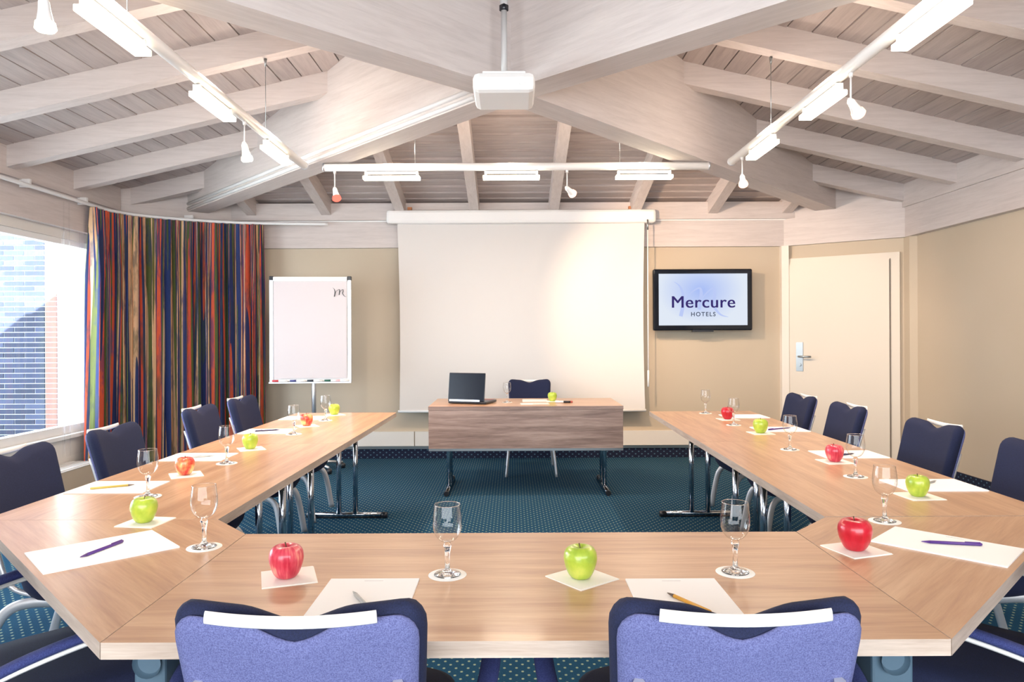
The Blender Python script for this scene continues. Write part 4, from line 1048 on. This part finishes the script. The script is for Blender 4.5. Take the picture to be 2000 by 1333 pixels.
for (inx, outx, yn, yf, side, lb) in ((285, 118, 967, 941, -1, 'white note pad with a yellow pencil on the left row'), (430, 313, 903, 886, -1, 'white note pad with a pale pen on the left row'), (575, 467, 850, 838, -1, 'white note pad with a dark pen on the left row'), (640, 542, 823, 812.5, -1, 'blank white note pad at the far end of the left row'),
                                     (1755, 1932, 961, 937, 1, 'white note pad behind the nearest green apple of the right row'), (1572, 1738, 896, 881, 1, 'white note pad behind the pale red apple of the right row'), (1460, 1578, 844, 835, 1, 'white note pad with a purple pen on the far half of the right row'), (1410, 1500, 817, 811, 1, 'blank white note pad at the far end of the right row')):
    yn_ = P(outx, yn, TZ).y; yf_ = P(outx, yf, TZ).y; yc = (yn_ + yf_) / 2
    ed = (Lo(yc) if side < 0 else Rox(yc))
    pad((ed - side * (0.149 + 0.012), yc, -side * -PI / 2 if False else (PI / 2 if side > 0 else -PI / 2), 0.21, 0.297), lb)
def penpx(a, b_, colr, lb, kind='pen'):
    z = TZ + 0.004; p = P(*a, z); q = P(*b_, z); pen((p.x, p.y), (q.x, q.y), colr, lb, kind)
penpx((240, 1060), (156, 1092), 'purple', 'purple pen on the left corner table note pad')
penpx((1918, 1067), (1799, 1061), 'purple', 'purple pen on the right corner table note pad')
penpx((176, 957), (263, 949), 'yellow', 'yellow pencil on the nearest note pad of the left row', 'pencil')
penpx((715, 1187), (690, 1160), 'grey', 'grey pen on the left note pad of the near table')
penpx((1388, 1200), (1303, 1162), 'orange', 'amber pencil on the right note pad of the near table', 'pencil')
penpx((375, 895), (420, 892), 'grey', 'pale pen on the second note pad of the left row')
penpx((498, 844), (547, 841), 'dark', 'dark pen on the third note pad of the left row')
penpx((1500, 841), (1545, 837), 'purple', 'purple pen behind the green apple on the far half of the right row')
penpx((1800, 950), (1829, 941), 'grey', 'grey pen beside the nearest green apple of the right row')
penpx((1640, 891), (1668, 888), 'dark', 'dark pen beside the pale red apple of the right row')

# ------------------------------------------------------------------ presenter desk items
lp = thing('laptop', 'glossy black laptop open on the presenter desk, lid towards the camera', 'laptop', (-0.395, 6.06, TZ), math.radians(-20))
BM().bb((-0.165, 0.0, 0.004), (0.185, 0.25, 0.024), 0.006).build('keyboard_base', M['black'], lp)
rl = Matrix.Rotation(math.radians(-8), 3, 'X')
M['lid'] = plain('dark_blue_laptop_lid', srgb('060C1C'), 0.22, 0.0, Specular_IOR_Level=0.25)
lid = BM().box(rl @ Vector((0, 0.0, 0.125)) + Vector((0.0, 0.005, 0.018)), (0.335, 0.012, 0.245), rl, 0.005).build('lid', M['lid'], lp)
BM().box(rl @ Vector((0, -0.008, 0.012)) + Vector((-0.01, 0.0, 0.018)), (0.28, 0.006, 0.016), rl).build('hinge_strip', M['alu'], lp)
BM().bb((0.0, 0.16, 0.024), (0.165, 0.245, 0.0255)).build('palm_rest', plain('dark_red_panel', srgb('7A2A32'), 0.4), lp)
t = thing('paper_card', 'small cream card lying on the presenter desk before the chair', 'paper', (0.20, 6.35, TZ), 0.0)
BM().bb((-0.11, -0.10, 0), (0.11, 0.10, 0.004)).build('card_sheets', M['napkin'], t)
t = thing('paper_leaflet', 'pale leaflet with a red edge lying on the presenter desk', 'paper', (0.19, 6.06, TZ), 0.06)
BM().bb((-0.12, -0.06, 0), (0.12, 0.06, 0.002)).build('leaflet_sheet', M['napkin'], t)
BM().bb((-0.02, -0.055, 0.002), (0.12, -0.035, 0.0028)).build('red_edge', plain('red_print', srgb('C88478'), 0.7), t)
t = thing('marker_pen', 'white marker with black and red cap on the presenter desk', 'marker', (0.46, 6.13, TZ + 0.0095), -0.1)
BM().tube([(-0.09, 0, 0), (-0.015, 0, 0)], 0.009, 10).build('barrel', M['white_plastic'], t)
BM().tube([(-0.02, 0, 0), (0.04, 0, 0)], 0.0095, 10).build('cap', M['black'], t)
BM().tube([(0.04, 0, 0), (0.058, 0, 0)], 0.0085, 10).build('cap_end', plain('red_plastic', srgb('A8443C'), 0.4), t)
